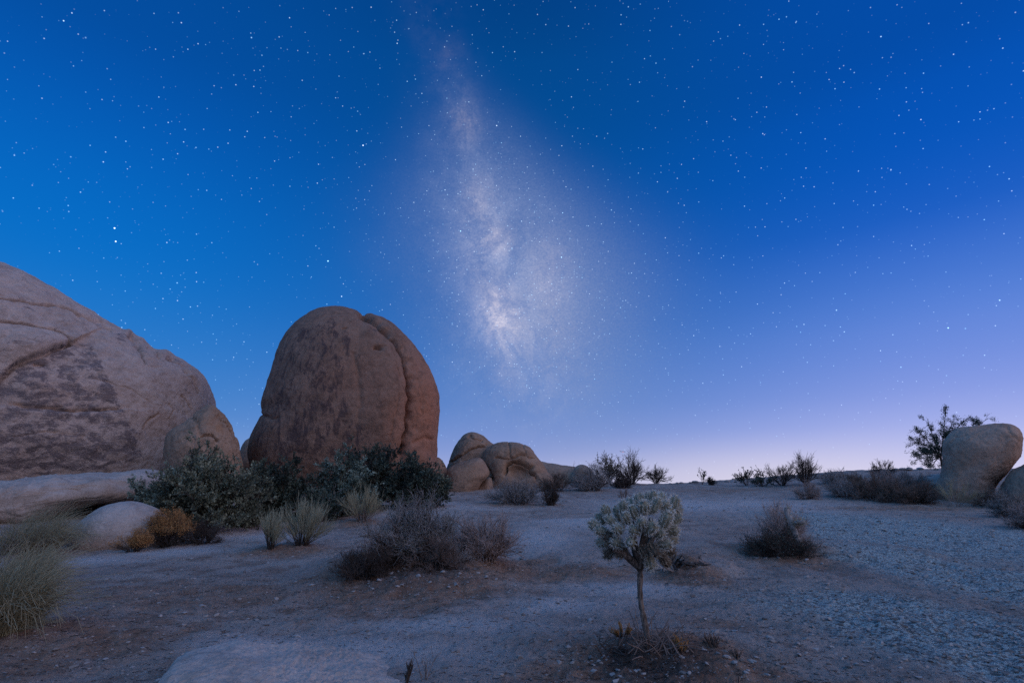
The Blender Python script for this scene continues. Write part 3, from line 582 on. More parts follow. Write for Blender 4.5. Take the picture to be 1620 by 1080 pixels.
# ------------------------------------------------------------------ plants
def shrub(name, label, px, py, wpx, hpx, kind, seed, group=None, cat='shrub', mats=None, dens=1.0, Y=None):
    rng = np.random.RandomState(seed)
    g = ghit(px, py) if Y is None else np.array([unproj(px, py, Y)[0], Y, 0])
    g[2] = hgt(g[0], g[1]); k = mpp(g); R, H = wpx*k/2, hpx*k
    if Y is not None or py < 768: H = max(H, 0.3*hpx*k)
    root = empty(name, g, label, cat, group)
    minr = k*1.58*0.10                                   # about a tenth of a picture pixel: real thickness of far twigs
    st = MB(); fo = MB()
    if kind == 'leafy':
        P0 = dome_stems(rng, int(46*dens), R*0.92, H*0.95, low=0.02, fill=0.45)
        P1 = grow(rng, P0, int(560*dens), 0.35, 1.0, 0.12*R+0.08, 0.26*R+0.16, 0.9, 0.6, 0.3)
        P2 = grow(rng, P1, int(3000*dens), 0.2, 1.0, 0.08, 0.24, 0.9, 0.6, 0.25, K=3)
        tubes(st, P0, taper(len(P0), 6, 0.020, 0.008)); tubes(st, P1, taper(len(P1), 4, 0.008, 0.004)); tubes(st, P2, taper(len(P2), 3, 0.004, 0.002))
        n = int(26000*dens); idx = rng.randint(0, len(P2), n); C, T = sample_paths(P2, idx, rng.rand(n))
        D = unit(T*0.7+rng.normal(size=(n, 3))*0.6+np.array([0, 0, 0.35])); L = (0.045+0.05*rng.rand(n))
        leaves(fo, C, D, rng, L, L*(0.42+0.2*rng.rand(n)))
        st.build('stems', M[mats[0]], root); fo.build('foliage', M[mats[1]], root)
    elif kind == 'broom':                                 # fan of fine upright green stems
        P0 = dome_stems(rng, int(80*dens), R, H*0.97, low=0.22, fill=0.5, flare=1.2, spread=0.2)
        P1 = grow(rng, P0, int(520*dens), 0.25, 0.9, 0.2*H, 0.42*H, 1.3, 0.18, 0.5)
        P2 = grow(rng, P1, int(1300*dens), 0.2, 0.9, 0.12*H, 0.30*H, 1.3, 0.16, 0.5)
        tubes(st, P0, taper(len(P0), 6, 0.007, max(0.003, minr))); st.build('stems', M[mats[0]], root)
        tubes(fo, np.concatenate([P1, P2]), taper(len(P1)+len(P2), 4, max(0.0035, minr*1.1), max(0.0015, minr*0.5))); fo.build('foliage', M[mats[1]], root)
    elif kind == 'dry':                                   # tangle of grey twigs
        P0 = dome_stems(rng, int(70*dens), R*0.95, H*0.9, low=0.02, fill=0.4, spread=0.3)
        P1 = grow(rng, P0, int(700*dens), 0.2, 1.0, 0.16*R+0.05, 0.36*R+0.08, 0.9, 0.5, 0.3)
        P2 = grow(rng, P1, int(5200*dens), 0.15, 1.0, 0.05*R+0.04, 0.14*R+0.08, 0.7, 0.7, 0.35)
        tubes(st, P0, taper(len(P0), 6, 0.010, max(0.004, minr))); tubes(st, P1, taper(len(P1), 4, max(0.004, minr), max(0.002, minr*0.7))); st.build('stems', M[mats[0]], root)
        tubes(fo, P2, taper(len(P2), 4, max(0.0022, minr*0.9), max(0.001, minr*0.4)))
        if len(mats) > 2:
            n = int(5000*dens); C, T = sample_paths(P2, rng.randint(0, len(P2), n), rng.rand(n)); L = 0.012+0.014*rng.rand(n)+minr
            lf = MB(); leaves(lf, C, unit(T+rng.normal(size=(n, 3))*0.7), rng, L, L*0.6); lf.build('foliage', M[mats[2]], root)
        fo.build('twigs', M[mats[1]], root)
    elif kind == 'bare':                                  # open thorny silhouette
        P0 = dome_stems(rng, int(14*dens)+3, R*0.95, H*0.92, low=0.20 if H < 2.6*R else 0.5, fill=0.6, spread=0.12)
        P1 = grow(rng, P0, int(110*dens)+10, 0.25, 1.0, 0.22*H, 0.42*H, 1.0, 0.45, 0.3)
        P2 = grow(rng, P1, int(620*dens)+40, 0.2, 1.0, 0.08*H, 0.2*H, 1.0, 0.5, 0.3)
        tubes(st, P0, taper(len(P0), 6, max(0.012*H, minr*2), max(0.006*H, minr))); tubes(st, P1, taper(len(P1), 4, max(0.006*H, minr*1.1), max(0.003*H, minr*0.8))); st.build('stems', M[mats[0]], root)
        tubes(fo, P2, taper(len(P2), 4, max(0.003*H, minr*1.0), max(0.001*H, minr*0.5))); fo.build('twigs', M[mats[1]], root)
        if len(mats) > 2:
            n = int(1500*dens); C, T = sample_paths(P2, rng.randint(0, len(P2), n), 0.3+0.7*rng.rand(n)); L = 0.05+0.06*rng.rand(n)
            lf = MB(); leaves(lf, C, unit(T+rng.normal(size=(n, 3))*0.7), rng, L, L*0.55); lf.build('foliage', M[mats[2]], root)
    elif kind == 'grass':                                 # long arching blades
        n = int(900*dens); P0 = dome_stems(rng, n, R, H, low=0.25, fill=0.5, spread=0.38, K=6, flare=2.0)
        tq = (np.linspace(0, 1, 6)**1.7)[None]; P0[:, :, 0] += tq*R*(0.1+0.45*rng.rand(n))[:, None]; P0[:, :, 1] += tq*R*(0.3*rng.normal(size=n))[:, None]; P0 += np.cumsum(rng.normal(size=P0.shape), 1)*0.012; P0[:, :, 2] -= (tq**2)*H*(0.5*(rng.rand(n) < 0.25)*rng.rand(n))[:, None]; P0[:, -1, 2] -= 0.06*H*rng.rand(n); tubes(st, P0, taper(n, 6, 0.004, 0.0012)); st.build('blades', M[mats[0]], root)
        P1 = dome_stems(rng, n, R*0.8, H*0.55, low=0.05, fill=0.4, spread=0.4, flare=1.5); tubes(fo, P1, taper(n, 6, 0.0035, 0.001)); fo.build('dead_blades', M[mats[1]], root)
    elif kind == 'flower':                                # dome of rusty flower heads over dark stems
        P0 = dome_stems(rng, int(110*dens), R*0.95, H*0.9, low=0.1, fill=0.6, spread=0.2)
        P1 = grow(rng, P0, int(1500*dens), 0.3, 1.0, 0.12*R, 0.28*R, 0.8, 0.5, 0.4)
        tubes(st, P0, taper(len(P0), 6, 0.007, 0.003)); tubes(st, P1, taper(len(P1), 4, 0.0035, 0.0015)); st.build('stems', M[mats[0]], root)
        tip = P1[:, -1]; sel = tip[:, 2] > (0.30+0.18*rng.rand(len(tip)))*H; tip = tip[sel]
        n = len(tip)*22; C = np.repeat(tip, 22, 0)+rng.normal(size=(n, 3))*0.034; L = 0.012+0.016*rng.rand(n)
        leaves(fo, C, unit(rng.normal(size=(n, 3))+np.array([0, 0, 0.6])), rng, L, L*0.7); fo.build('flower_heads', M[mats[1]], root)
    return root

shrub('leafy_shrub', 'large spreading dark green bush in front of the huge left outcrop', 318, 836, 190, 128, 'leafy', 11, 'dark leafy bushes along the boulders', mats=('twig_dark', 'leaf_mid'), dens=1.5)
shrub('leafy_shrub', 'tall narrow green bush rising from behind the large spreading bush', 296, 818, 80, 132, 'leafy', 12, 'dark leafy bushes along the boulders', mats=('twig_grey', 'leaf_mid'), dens=0.55)
shrub('leafy_shrub', 'low teal-green bush reaching left over the pale rock ledge', 242, 826, 105, 78, 'leafy', 13, 'dark leafy bushes along the boulders', mats=('twig_dark', 'leaf_teal'), dens=0.7)
shrub('leafy_shrub', 'dark shaded bush at the left foot of the tall domed boulder', 455, 820, 105, 112, 'leafy', 14, 'dark leafy bushes along the boulders', mats=('twig_dark', 'leaf_dark'), dens=0.9)
shrub('leafy_shrub', 'shadowy bush filling the gap between the large spreading bush and the domed boulder', 412, 826, 80, 96, 'leafy', 19, 'dark leafy bushes along the boulders', mats=('twig_dark', 'leaf_dark'), dens=0.7)
shrub('leafy_shrub', 'low dusky bush in front of the pale teal bush under the domed boulder', 505, 822, 90, 52, 'leafy', 20, 'dark leafy bushes along the boulders', mats=('twig_grey', 'leaf_dark'), dens=0.5)
shrub('leafy_shrub', 'low grey-green bush ending the dark row just left of the middle cluster', 690, 802, 60, 56, 'leafy', 24, 'dark leafy bushes along the boulders', mats=('twig_dark', 'leaf_mid'), dens=0.4)
shrub('leafy_shrub', 'pale teal leafy bush brightest of the row under the tall domed boulder', 545, 816, 100, 112, 'leafy', 15, 'dark leafy bushes along the boulders', mats=('twig_dark', 'leaf_teal'), dens=0.8)
shrub('leafy_shrub', 'blackish dense bush pressed against the front of the tall domed boulder', 590, 800, 145, 108, 'leafy', 16, 'dark leafy bushes along the boulders', mats=('twig_dark', 'leaf_dark'), dens=1.1)
shrub('leafy_shrub', 'grey-green bush at the right foot of the tall domed boulder', 655, 803, 112, 88, 'leafy', 17, 'dark leafy bushes along the boulders', mats=('twig_dark', 'leaf_dark'), dens=1.0)
shrub('leafy_shrub', 'small olive tuft bush below the large spreading bush beside the path', 388, 832, 80, 30, 'leafy', 18, 'dark leafy bushes along the boulders', mats=('twig_dark', 'leaf_mid'), dens=0.35)
shrub('broom_shrub', 'smaller left one of two adjacent pale green broom shrubs on the sand', 428, 868, 52, 58, 'broom', 21, 'pale green broom shrubs', mats=('twig_dark', 'pale_green'), dens=0.6)
shrub('broom_shrub', 'larger right one of two adjacent pale green broom shrubs on the sand', 478, 862, 88, 68, 'broom', 22, 'pale green broom shrubs', mats=('twig_dark', 'pale_green'), dens=1.0)
shrub('broom_shrub', 'olive broom shrub by itself before the dark bushes under the domed boulder', 573, 824, 74, 50, 'broom', 23, 'pale green broom shrubs', mats=('twig_brown', 'straw'), dens=0.8)
shrub('dry_shrub', 'widest grey dry twig shrub crowning the brown mound in the middle', 652, 882, 160, 94, 'dry', 31, 'dry twig shrubs on the brown mound', mats=('twig_dark', 'twig_grey', 'leaf_olive'), dens=1.6)
shrub('dry_shrub', 'rounded dry purple-brown shrub on the right end of the brown mound', 765, 884, 120, 74, 'dry', 32, 'dry twig shrubs on the brown mound', mats=('twig_brown', 'twig_pink'), dens=1.0)
shrub('dry_shrub', 'low dark dead shrub on the left front edge of the brown mound', 575, 912, 95, 34, 'dry', 33, 'dry twig shrubs on the brown mound', mats=('twig_dark', 'twig_dark'), dens=0.5)
shrub('dry_shrub', 'thin straggly dead shrub in front of the widest grey shrub', 690, 902, 90, 42, 'dry', 34, 'dry twig shrubs on the brown mound', mats=('twig_dark', 'twig_brown'), dens=0.45)
shrub('dry_shrub', 'low sprawling brush linking the widest grey shrub to the purple-brown shrub', 708, 894, 60, 24, 'dry', 35, 'dry twig shrubs on the brown mound', mats=('twig_dark', 'twig_grey'), dens=0.35)
shrub('dry_shrub', 'flattened dusky brush at the left shoulder of the brown mound', 612, 898, 100, 44, 'dry', 36, 'dry twig shrubs on the brown mound', mats=('twig_dark', 'twig_brown'), dens=0.6)
shrub('dry_shrub', 'tiny dry scrub in the shade at the foot of the rounded orange shrub', 322, 860, 60, 34, 'dry', 37, mats=('twig_dark', 'twig_dark'), dens=0.4)
shrub('rust_shrub', 'rounded shrub covered in rusty orange flowers beside the egg-shaped boulder', 265, 864, 100, 60, 'flower', 41, 'rusty flowering shrubs', mats=('twig_dark', 'rust'))
shrub('rust_shrub', 'small yellowish-orange shrub behind the rounded orange one', 306, 834, 42, 40, 'flower', 42, 'rusty flowering shrubs', mats=('twig_dark', 'rust'), dens=0.4)
shrub('rust_shrub', 'low orange tuft in front of the egg-shaped boulder', 212, 872, 60, 30, 'flower', 43, 'rusty flowering shrubs', mats=('twig_dark', 'rust'), dens=0.35)
shrub('grass_clump', 'large tan grass clump in front of the flat ledge at left', 45, 874, 170, 84, 'grass', 51, 'tan grass clumps at the left edge', 'grass clump', ('straw', 'twig_grey'), 1.1)
shrub('grass_clump', 'nearest and biggest greenish grass clump cut by the left edge', -5, 1000, 215, 150, 'grass', 52, 'tan grass clumps at the left edge', 'grass clump', ('straw', 'pale_green'), 1.1)
shrub('grass_clump', 'leaning straw clump between the two larger grass clumps at left', 40, 930, 110, 75, 'grass', 53, 'tan grass clumps at the left edge', 'grass clump', ('straw', 'pale_green'), 0.8)
shrub('dry_shrub', 'grey-green dry shrub in front of the alcove boulder', 818, 797, 92, 40, 'dry', 61, 'shrubs below the middle boulders', mats=('twig_dark', 'twig_grey', 'leaf_olive'), dens=0.8)
shrub('dry_shrub', 'small dark upright shrub by itself right of the alcove boulder shrub', 872, 799, 36, 36, 'dry', 62, 'shrubs below the middle boulders', mats=('twig_dark', 'twig_dark'), dens=0.6)
shrub('dry_shrub', 'olive scrub along the foot of the long low rock ridge', 880, 776, 70, 24, 'dry', 63, 'shrubs below the middle boulders', mats=('twig_dark', 'twig_brown', 'leaf_olive'), dens=0.6)
shrub('dry_shrub', 'broad rounded grey shrub at the right end of the middle boulders', 938, 776, 76, 44, 'dry', 64, 'shrubs below the middle boulders', mats=('twig_dark', 'twig_grey'), dens=1.0)
shrub('bare_shrub', 'yellowish bare shrub standing tallest just right of the low rock ridge', 962, 762, 56, 46, 'bare', 65, 'skyline shrubs left of the cactus', mats=('twig_dark', 'twig_brown', 'leaf_olive'), dens=1.6)
shrub('bare_shrub', 'dark open-branched shrub second tallest of the skyline row above the cactus', 1000, 766, 52, 48, 'bare', 66, 'skyline shrubs left of the cactus', mats=('twig_dark', 'twig_dark'), dens=2.0)
shrub('dry_shrub', 'low dark shrub in front of the open-branched skyline shrub', 985, 772, 44, 28, 'dry', 67, 'skyline shrubs left of the cactus', mats=('twig_dark', 'twig_dark'), dens=0.7)
shrub('bare_shrub', 'small fan-shaped dark shrub ending the skyline row above the cactus', 1038, 763, 46, 27, 'bare', 68, 'skyline shrubs left of the cactus', mats=('twig_dark', 'twig_dark'), dens=2.2)
shrub('bare_shrub', 'tiny bare brown shrub on the sand just above the left of the cactus head', 988, 792, 30, 20, 'bare', 69, mats=('twig_brown', 'twig_brown'), dens=0.4)
shrub('bare_shrub', 'thin tall sapling alone on the bare skyline right of the cactus', 1111, 766, 12, 26, 'bare', 70, 'skyline shrubs right of the cactus', mats=('twig_dark', 'twig_dark', 'leaf_dark'), dens=0.12)
shrub('bare_shrub', 'tiny round dark bush beside the thin skyline sapling', 1124, 767, 15, 15, 'dry', 71, 'skyline shrubs right of the cactus', mats=('twig_dark', 'twig_dark', 'leaf_dark'), dens=0.3)
shrub('bare_shrub', 'leafy little skyline bush leftmost of the right-hand skyline group', 1182, 768, 34, 27, 'bare', 72, 'skyline shrubs right of the cactus', mats=('twig_dark', 'twig_dark', 'leaf_dark'), dens=0.5)
shrub('bare_shrub', 'dense low skyline shrub second of the right-hand skyline group', 1208, 769, 46, 26, 'bare', 73, 'skyline shrubs right of the cactus', mats=('twig_dark', 'twig_dark', 'leaf_dark'), dens=0.8)
shrub('bare_shrub', 'pale twiggy skyline shrub beside the tallest of the right-hand group', 1238, 768, 56, 36, 'bare', 74, 'skyline shrubs right of the cactus', mats=('twig_dark', 'twig_brown'), dens=1.8)
shrub('bare_shrub', 'tallest spiky skyline shrub of the right-hand group', 1275, 768, 54, 50, 'bare', 75, 'skyline shrubs right of the cactus', mats=('twig_dark', 'twig_dark'), dens=1.9)
shrub('dry_shrub', 'pinkish dry shrub on the slope below the tallest spiky skyline shrub', 1276, 789, 44, 30, 'dry', 76, mats=('twig_brown', 'twig_pink'), dens=0.6)
shrub('dry_shrub', 'grey rounded shrub leftmost on the bank right of the gravel', 1322, 776, 46, 30, 'dry', 77, 'shrubs along the right bank', mats=('twig_dark', 'twig_grey'), dens=0.7)
shrub('dry_shrub', 'olive shrub behind the grey rounded one on the right bank', 1352, 774, 36, 28, 'dry', 78, 'shrubs along the right bank', mats=('twig_dark', 'twig_brown', 'leaf_olive'), dens=0.6)
shrub('bare_shrub', 'dark fan-shaped shrub on the skyline above the right bank', 1398, 754, 46, 24, 'bare', 79, mats=('twig_dark', 'twig_dark'), dens=1.8)
shrub('dry_shrub', 'brown dry shrub in the middle of the right bank', 1378, 788, 74, 36, 'dry', 80, 'shrubs along the right bank', mats=('twig_brown', 'twig_brown', 'leaf_olive'), dens=0.9)
shrub('dry_shrub', 'pinkish scrub behind the brown shrub on the right bank', 1405, 777, 66, 34, 'dry', 81, 'shrubs along the right bank', mats=('twig_brown', 'twig_pink'), dens=0.8)
shrub('dry_shrub', 'dark green low shrub just left of the top-heavy boulder', 1452, 796, 74, 38, 'dry', 82, 'shrubs along the right bank', mats=('twig_dark', 'twig_brown', 'leaf_dark'), dens=1.0)
shrub('dry_shrub', 'low grey brush in front of the grey rounded shrub on the right bank', 1338, 786, 66, 24, 'dry', 91, 'shrubs along the right bank', mats=('twig_brown', 'twig_grey'), dens=0.6)
shrub('dry_shrub', 'olive brush between the brown shrub and the dark green low shrub on the right bank', 1416, 794, 64, 34, 'dry', 92, 'shrubs along the right bank', mats=('twig_brown', 'twig_brown', 'leaf_olive'), dens=0.8)
shrub('dry_shrub', 'grey scrub on the slope behind the dark green low shrub', 1442, 772, 70, 26, 'dry', 93, 'shrubs along the right bank', mats=('twig_brown', 'twig_grey'), dens=0.7)
shrub('dry_shrub', 'thin grey scrub on the bare crest above the brown shrub of the right bank', 1330, 764, 70, 16, 'dry', 94, 'shrubs along the right bank', mats=('twig_dark', 'twig_grey'), dens=0.5)
shrub('dry_shrub', 'straw-coloured shrub across the foot of the top-heavy boulder', 1512, 800, 70, 40, 'broom', 83, 'shrubs along the right bank', mats=('twig_grey', 'straw'), dens=0.25)
shrub('dry_shrub', 'dark scrub in the gap between the right-hand boulders', 1572, 802, 50, 34, 'dry', 84, 'shrubs along the right bank', mats=('twig_dark', 'twig_brown', 'leaf_olive'), dens=0.6)
shrub('dry_shrub', 'grey-brown shrub below the dark boulder at the right edge', 1600, 818, 64, 44, 'dry', 85, 'shrubs along the right bank', mats=('twig_dark', 'twig_grey', 'leaf_olive'), dens=0.8)
shrub('dry_shrub', 'pinkish shrub nearest the camera at the right edge', 1628, 836, 60, 46, 'dry', 86, 'shrubs along the right bank', mats=('twig_dark', 'twig_pink'), dens=0.8)
shrub('dry_shrub', 'pale pinkish rounded dry shrub standing alone between cactus and gravel', 1240, 866, 104, 76, 'dry', 87, mats=('twig_pink', 'twig_pink'), dens=1.0)
shrub('dry_shrub', 'dark low leafy skirt shrub in front of the rounded shrub between cactus and gravel', 1232, 877, 124, 26, 'dry', 88, mats=('twig_dark', 'twig_dark', 'leaf_dark'), dens=0.7)
shrub('seedling', 'wispy thin seedling at the bottom edge left of the cactus', 672, 1078, 56, 70, 'bare', 89, None, 'plant', ('twig_brown', 'twig_grey'), 0.08)
shrub('seedling', 'dark spiky little weed at the bottom edge beside the wispy seedling', 640, 1086, 26, 46, 'broom', 90, None, 'plant', ('twig_dark', 'twig_dark'), 0.05)

# small tree behind the right boulder
def desert_tree():
    rng = np.random.RandomState(5); Y = 31.0; b = unproj(1492, 765, Y); b[2] = hgt(b[0], Y); k = mpp(b)
    root = empty('desert_tree', b, 'small open tree with sparse leaf tufts behind the top-heavy boulder', 'tree')
    def loc(px, py, dy=0): p = unproj(px, py, Y+dy); return p-b
    trunk = MB(); limbs = []
    ends = [(1446, 700, .3), (1452, 682, -.4), (1468, 668, .5), (1496, 652, 0), (1508, 664, .6), (1530, 662, -.3), (1562, 662, .2), (1545, 668, .1), (1448, 718, -.5), (1480, 690, .8), (1462, 735, .2), (1446, 728, .6), (1475, 738, -.6), (1484, 708, -.9), (1458, 712, .9), (1500, 690, -.7), (1545, 690, .9), (1470, 712, -.9)]
    fork = loc(1488, 722)
    for x, y, dy in ends:
        e = loc(x, y, dy); m = fork*0.5+e*0.5+rng.normal(size=3)*0.12+np.array([0, 0, 0.1]); t = np.linspace(0, 1, 6)[:, None]
        limbs.append(fork*(1-t)**2+2*m*t*(1-t)+e*t*t)
    tp = np.array([[0, 0, -0.1], [0.03, 0, 0.25], fork*0.6+np.array([.05, 0, 0]), fork])[None]
    tubes(trunk, tp, np.array([[0.09, 0.075, 0.065, 0.055]]), 8); P0 = np.array(limbs); tubes(trunk, P0, taper(len(P0), 6, 0.035, 0.012), 5)
    trunk.build('trunk', M['twig_dark'], root)
    P1 = grow(rng, P0, 280, 0.30, 1.0, 0.2, 0.5, 1.0, 0.5, 0.15); P2 = grow(rng, P1, 1000, 0.4, 1.0, 0.08, 0.22, 1, 0.6, 0.1, K=3)
    tw = MB(); tubes(tw, P1, taper(len(P1), 4, 0.009, 0.005)); tubes(tw, P2, taper(len(P2), 3, 0.005, 0.003)); tw.build('twigs', M['twig_dark'], root)
    cr = MB(); n = 15000; C, T = sample_paths(P2, rng.randint(0, len(P2), n), rng.rand(n)); C = C+rng.normal(size=(n, 3))*0.05; L = 0.04+0.045*rng.rand(n)
    leaves(cr, C, unit(T+rng.normal(size=(n, 3))*0.7), rng, L, L*0.45); cr.build('crown', M['leaf_dark'], root)
desert_tree()

# ------------------------------------------------------------------ the cholla
def capsule(rng, L, r, seg=9, ring=9):
    z = np.linspace(0, 1, ring); prof = r*np.sqrt(np.clip(1-np.abs(2*z-1)**4.5, 0.02, 1))*(0.82+0.25*z)
    a = np.linspace(0, 2*math.pi, seg, endpoint=False)
    rr = prof[:, None]*(1+0.10*np.cos(a*5+z[:, None]*9))
    V = np.stack([rr*np.cos(a), rr*np.sin(a), np.broadcast_to((z*L)[:, None], rr.shape)], -1).reshape(-1, 3)
    i = np.arange(ring-1)[:, None]*seg; j = np.arange(seg)[None]; j2 = (j+1) % seg
    f = np.stack(np.broadcast_arrays(i+j, i+j2, i+seg+j2, i+seg+j), -1).reshape(-1, 4)
    return V, f
def frame(d):
    d = d/np.linalg.norm(d); a = np.cross(d, [0, 0, 1.0] if abs(d[2]) < .9 else [1.0, 0, 0]); a /= np.linalg.norm(a)
    return np.stack([a, np.cross(d, a), d], 0)
def cholla():
    rng = np.random.RandomState(3); b = ghit(1026, 1018); Y = b[1]; k = mpp(b)
    root = empty('cholla_cactus', b, 'spiny cholla cactus with bare crooked trunk and bushy pale crown', 'cactus')
    def loc(px, py, dy=0): return unproj(px, py, Y+dy)-b
    mb = MB()
    tp = np.array([loc(1028, 1030), loc(1024, 1005), loc(1019, 980), loc(1014, 955), loc(1012, 930), loc(1013, 912), loc(1012, 893)])
    tt = np.linspace(0, 6, 40); tp2 = np.stack([np.interp(tt, range(7), tp[:, c]) for c in range(3)], 1)
    kk = np.ones(5)/5; tp2 = np.stack([np.convolve(np.pad(tp2[:, c], 2, 'edge'), kk, 'valid') for c in range(3)], 1)
    rad = np.interp(tt, [0, 1, 3, 5, 6], [0.040, 0.028, 0.022, 0.025, 0.034])*(1+0.12*np.sin(tt*9)+0.08*rng.normal(size=40))
    tubes(mb, tp2[None], rad[None], 12); mb.build('trunk', M['bark'], root)
    fork = loc(1012, 897)
    limbs = [((985, 862), -.05), ((962, 846), .10), ((1000, 845), .15), ((1020, 838), -.18), ((1040, 868), .05), ((1056, 850), -.10), ((1030, 820), .1), ((968, 868), -.12), ((1050, 815), .02), ((1000, 825), -.12)]
    ends = []
    for (x, y), dy in limbs:
        e = loc(x, y, dy); m = fork*.5+e*.5+rng.normal(size=3)*.02; t = np.linspace(0, 1, 8)[:, None]
        P = fork*(1-t)**2+2*m*t*(1-t)+e*t*t; l = MB(); tubes(l, P[None], np.linspace(.032, .020, 8)[None], 8)
        l.build('branch', M['bark'], root); ends.append(P)
    J = [(938, 829, -.05), (948, 818, .08), (950, 838, -.1), (958, 808, .0), (966, 822, -.14), (975, 808, .12), (962, 848, -.1), (976, 836, -.2), (985, 800, -.05), (990, 816, -.2), (998, 796, .1), (1004, 808, -.18), (1012, 788, 0), (1020, 800, -.2), (1026, 786, .12), (1034, 783, -.05), (1040, 795, -.2), (1046, 786, .1), (1054, 797, -.12), (1060, 790, .06), (1070, 793, -.04), (1073, 806, .08), (1062, 810, -.18), (1070, 822, -.06), (1054, 824, -.22), (1066, 838, -.1), (1046, 842, -.24), (1064, 853, .02), (1053, 860, -.2), (1061, 870, -.04), (1050, 880, -.1), (1056, 889, .05), (1042, 884, -.16), (1036, 868, -.22), (1038, 852, -.26), (1026, 858, -.24), (1030, 834, -.26), (1016, 826, -.26), (1004, 836, -.24), (992, 836, -.22), (1010, 850, -.22), (998, 856, -.2), (1020, 872, -.18), (1030, 888, -.1), (986, 852, -.2), (976, 858, -.14), (966, 864, -.08), (962, 874, .02), (970, 876, -.1), (982, 872, -.06), (984, 884, -.02), (1006, 868, -.2), (1000, 878, -.08), (955, 856, .06), (1000, 805, .28), (1030, 800, .3), (1055, 815, .25), (980, 825, .28), (1045, 845, .25), (1010, 835, .3), (970, 845, .2), (942, 820, .03), (954, 828, -.16), (970, 800, -.02), (984, 810, -.16), (1010, 798, -.1), (1018, 812, -.24), (1032, 792, -.14), (1048, 804, -.2), (1066, 800, -.12), (1074, 796, .02), (1076, 818, .0), (1058, 836, -.2), (1072, 830, .04), (1042, 828, -.26), (1026, 822, -.28), (1002, 822, -.25), (980, 830, -.24), (964, 834, -.18), (990, 846, -.22), (1018, 842, -.27), (1050, 852, -.22), (1068, 848, .0), (1028, 848, -.27), (1044, 872, -.2), (1060, 880, .0), (1026, 878, -.14), (948, 846, -.02), (958, 840, -.15), (974, 868, -.08), (966, 880, -.02), (988, 868, -.12)]
    proto = []
    for q in range(9):
        Lq = 0.098+0.010*(q % 6); rq = 0.037; V, f = capsule(rng, Lq, rq)
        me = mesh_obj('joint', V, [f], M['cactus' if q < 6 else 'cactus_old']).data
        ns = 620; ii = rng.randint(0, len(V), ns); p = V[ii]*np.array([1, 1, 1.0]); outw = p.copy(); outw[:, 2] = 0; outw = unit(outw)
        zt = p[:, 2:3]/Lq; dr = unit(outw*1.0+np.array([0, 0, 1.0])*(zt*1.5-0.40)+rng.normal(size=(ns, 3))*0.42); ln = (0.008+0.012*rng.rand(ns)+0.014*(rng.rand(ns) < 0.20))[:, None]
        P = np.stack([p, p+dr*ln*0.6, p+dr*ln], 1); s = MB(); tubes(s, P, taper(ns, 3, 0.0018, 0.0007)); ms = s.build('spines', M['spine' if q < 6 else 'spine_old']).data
        proto.append((me, ms, Lq))
    for o in [o for o in COL.objects if o.parent is None and o.name.split('.')[0] in ('joint', 'spines')]: bpy.data.objects.remove(o)
    import mathutils
    heart = loc(1012, 860)
    keep = []
    for q in J:
        if 990 < q[0] < 1019 and q[1] > 862: continue          # the fork stays open underneath
        if all((q[0]-w[0])**2+(q[1]-w[1])**2+((q[2]-w[2])*90)**2 > 15.5**2 for w in keep): keep.append(q)
    for n, (x, y, dy) in enumerate(keep):
        x, y = 1004+(x-1004)*0.95, 838+(y-838)*0.95+2
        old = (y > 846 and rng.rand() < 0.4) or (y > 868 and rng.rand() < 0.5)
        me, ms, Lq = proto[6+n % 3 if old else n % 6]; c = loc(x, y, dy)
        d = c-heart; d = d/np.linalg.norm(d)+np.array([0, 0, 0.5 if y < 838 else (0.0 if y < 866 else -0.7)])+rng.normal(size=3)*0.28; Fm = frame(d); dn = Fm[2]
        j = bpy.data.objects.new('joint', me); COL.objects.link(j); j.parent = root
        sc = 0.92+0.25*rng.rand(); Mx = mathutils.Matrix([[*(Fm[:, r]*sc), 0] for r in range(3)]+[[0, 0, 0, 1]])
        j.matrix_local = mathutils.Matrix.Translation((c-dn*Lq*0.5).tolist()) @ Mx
        sp = bpy.data.objects.new('spines', ms); COL.objects.link(sp); sp.parent = j
    return b
cb = cholla()

# ------------------------------------------------------------------ dead wood, stones, litter
def sticks(name, label, px, py, n, Lm, r, seed, cat, mt='twig_dark', group=None, up=0.6, spread=0.1):
    rng = np.random.RandomState(seed); g = ghit(px, py); o = MB()
    D = unit(rng.normal(size=(n, 3))*np.array([1, 1, 0.3])+np.array([0, 0, up])); L = Lm*(0.4+0.7*rng.rand(n)); P0 = rng.normal(size=(n, 3))*np.array([spread, spread, 0.0])
    pts = [P0-D*0.04]; d = D
    for q in range(4): pts.append(pts[-1]+d*(L/4)[:, None]); d = unit(d+rng.normal(size=(n, 3))*0.22)
    tubes(o, np.stack(pts, 1), taper(n, 5, r, r*0.4), 5); ob = o.build(name, M[mt]); ob.location = g
    return tag(ob, label, cat, group)
GB = 'dead twig heaps around the cactus foot'
sticks('dead_twigs', 'tangle of dead grey twigs right against the cactus trunk', 1042, 1024, 70, 0.30, 0.006, 1, 'dead twigs', 'twig_brown', GB, 0.7, 0.11)
sticks('dead_twigs', 'dark fallen twigs left of the cactus trunk', 996, 1030, 60, 0.24, 0.005, 2, 'dead twigs', 'twig_dark', GB, 0.25, 0.12)
sticks('dead_twigs', 'low heap of fallen sticks in front of the cactus trunk', 1030, 1050, 60, 0.24, 0.005, 3, 'dead twigs', 'twig_dark', GB, 0.12, 0.14)
sticks('dead_stump', 'dark broken stump of old roots on the low mound behind the cactus', 1082, 890, 34, 0.26, 0.020, 4, 'stump', 'twig_dark', None, 0.10, 0.16)
sticks('dead_branch', 'pale broken root lying across the mound behind the cactus', 1052, 902, 9, 0.5, 0.016, 5, 'dead branch', 'twig_grey', None, 0.2, 0.1)
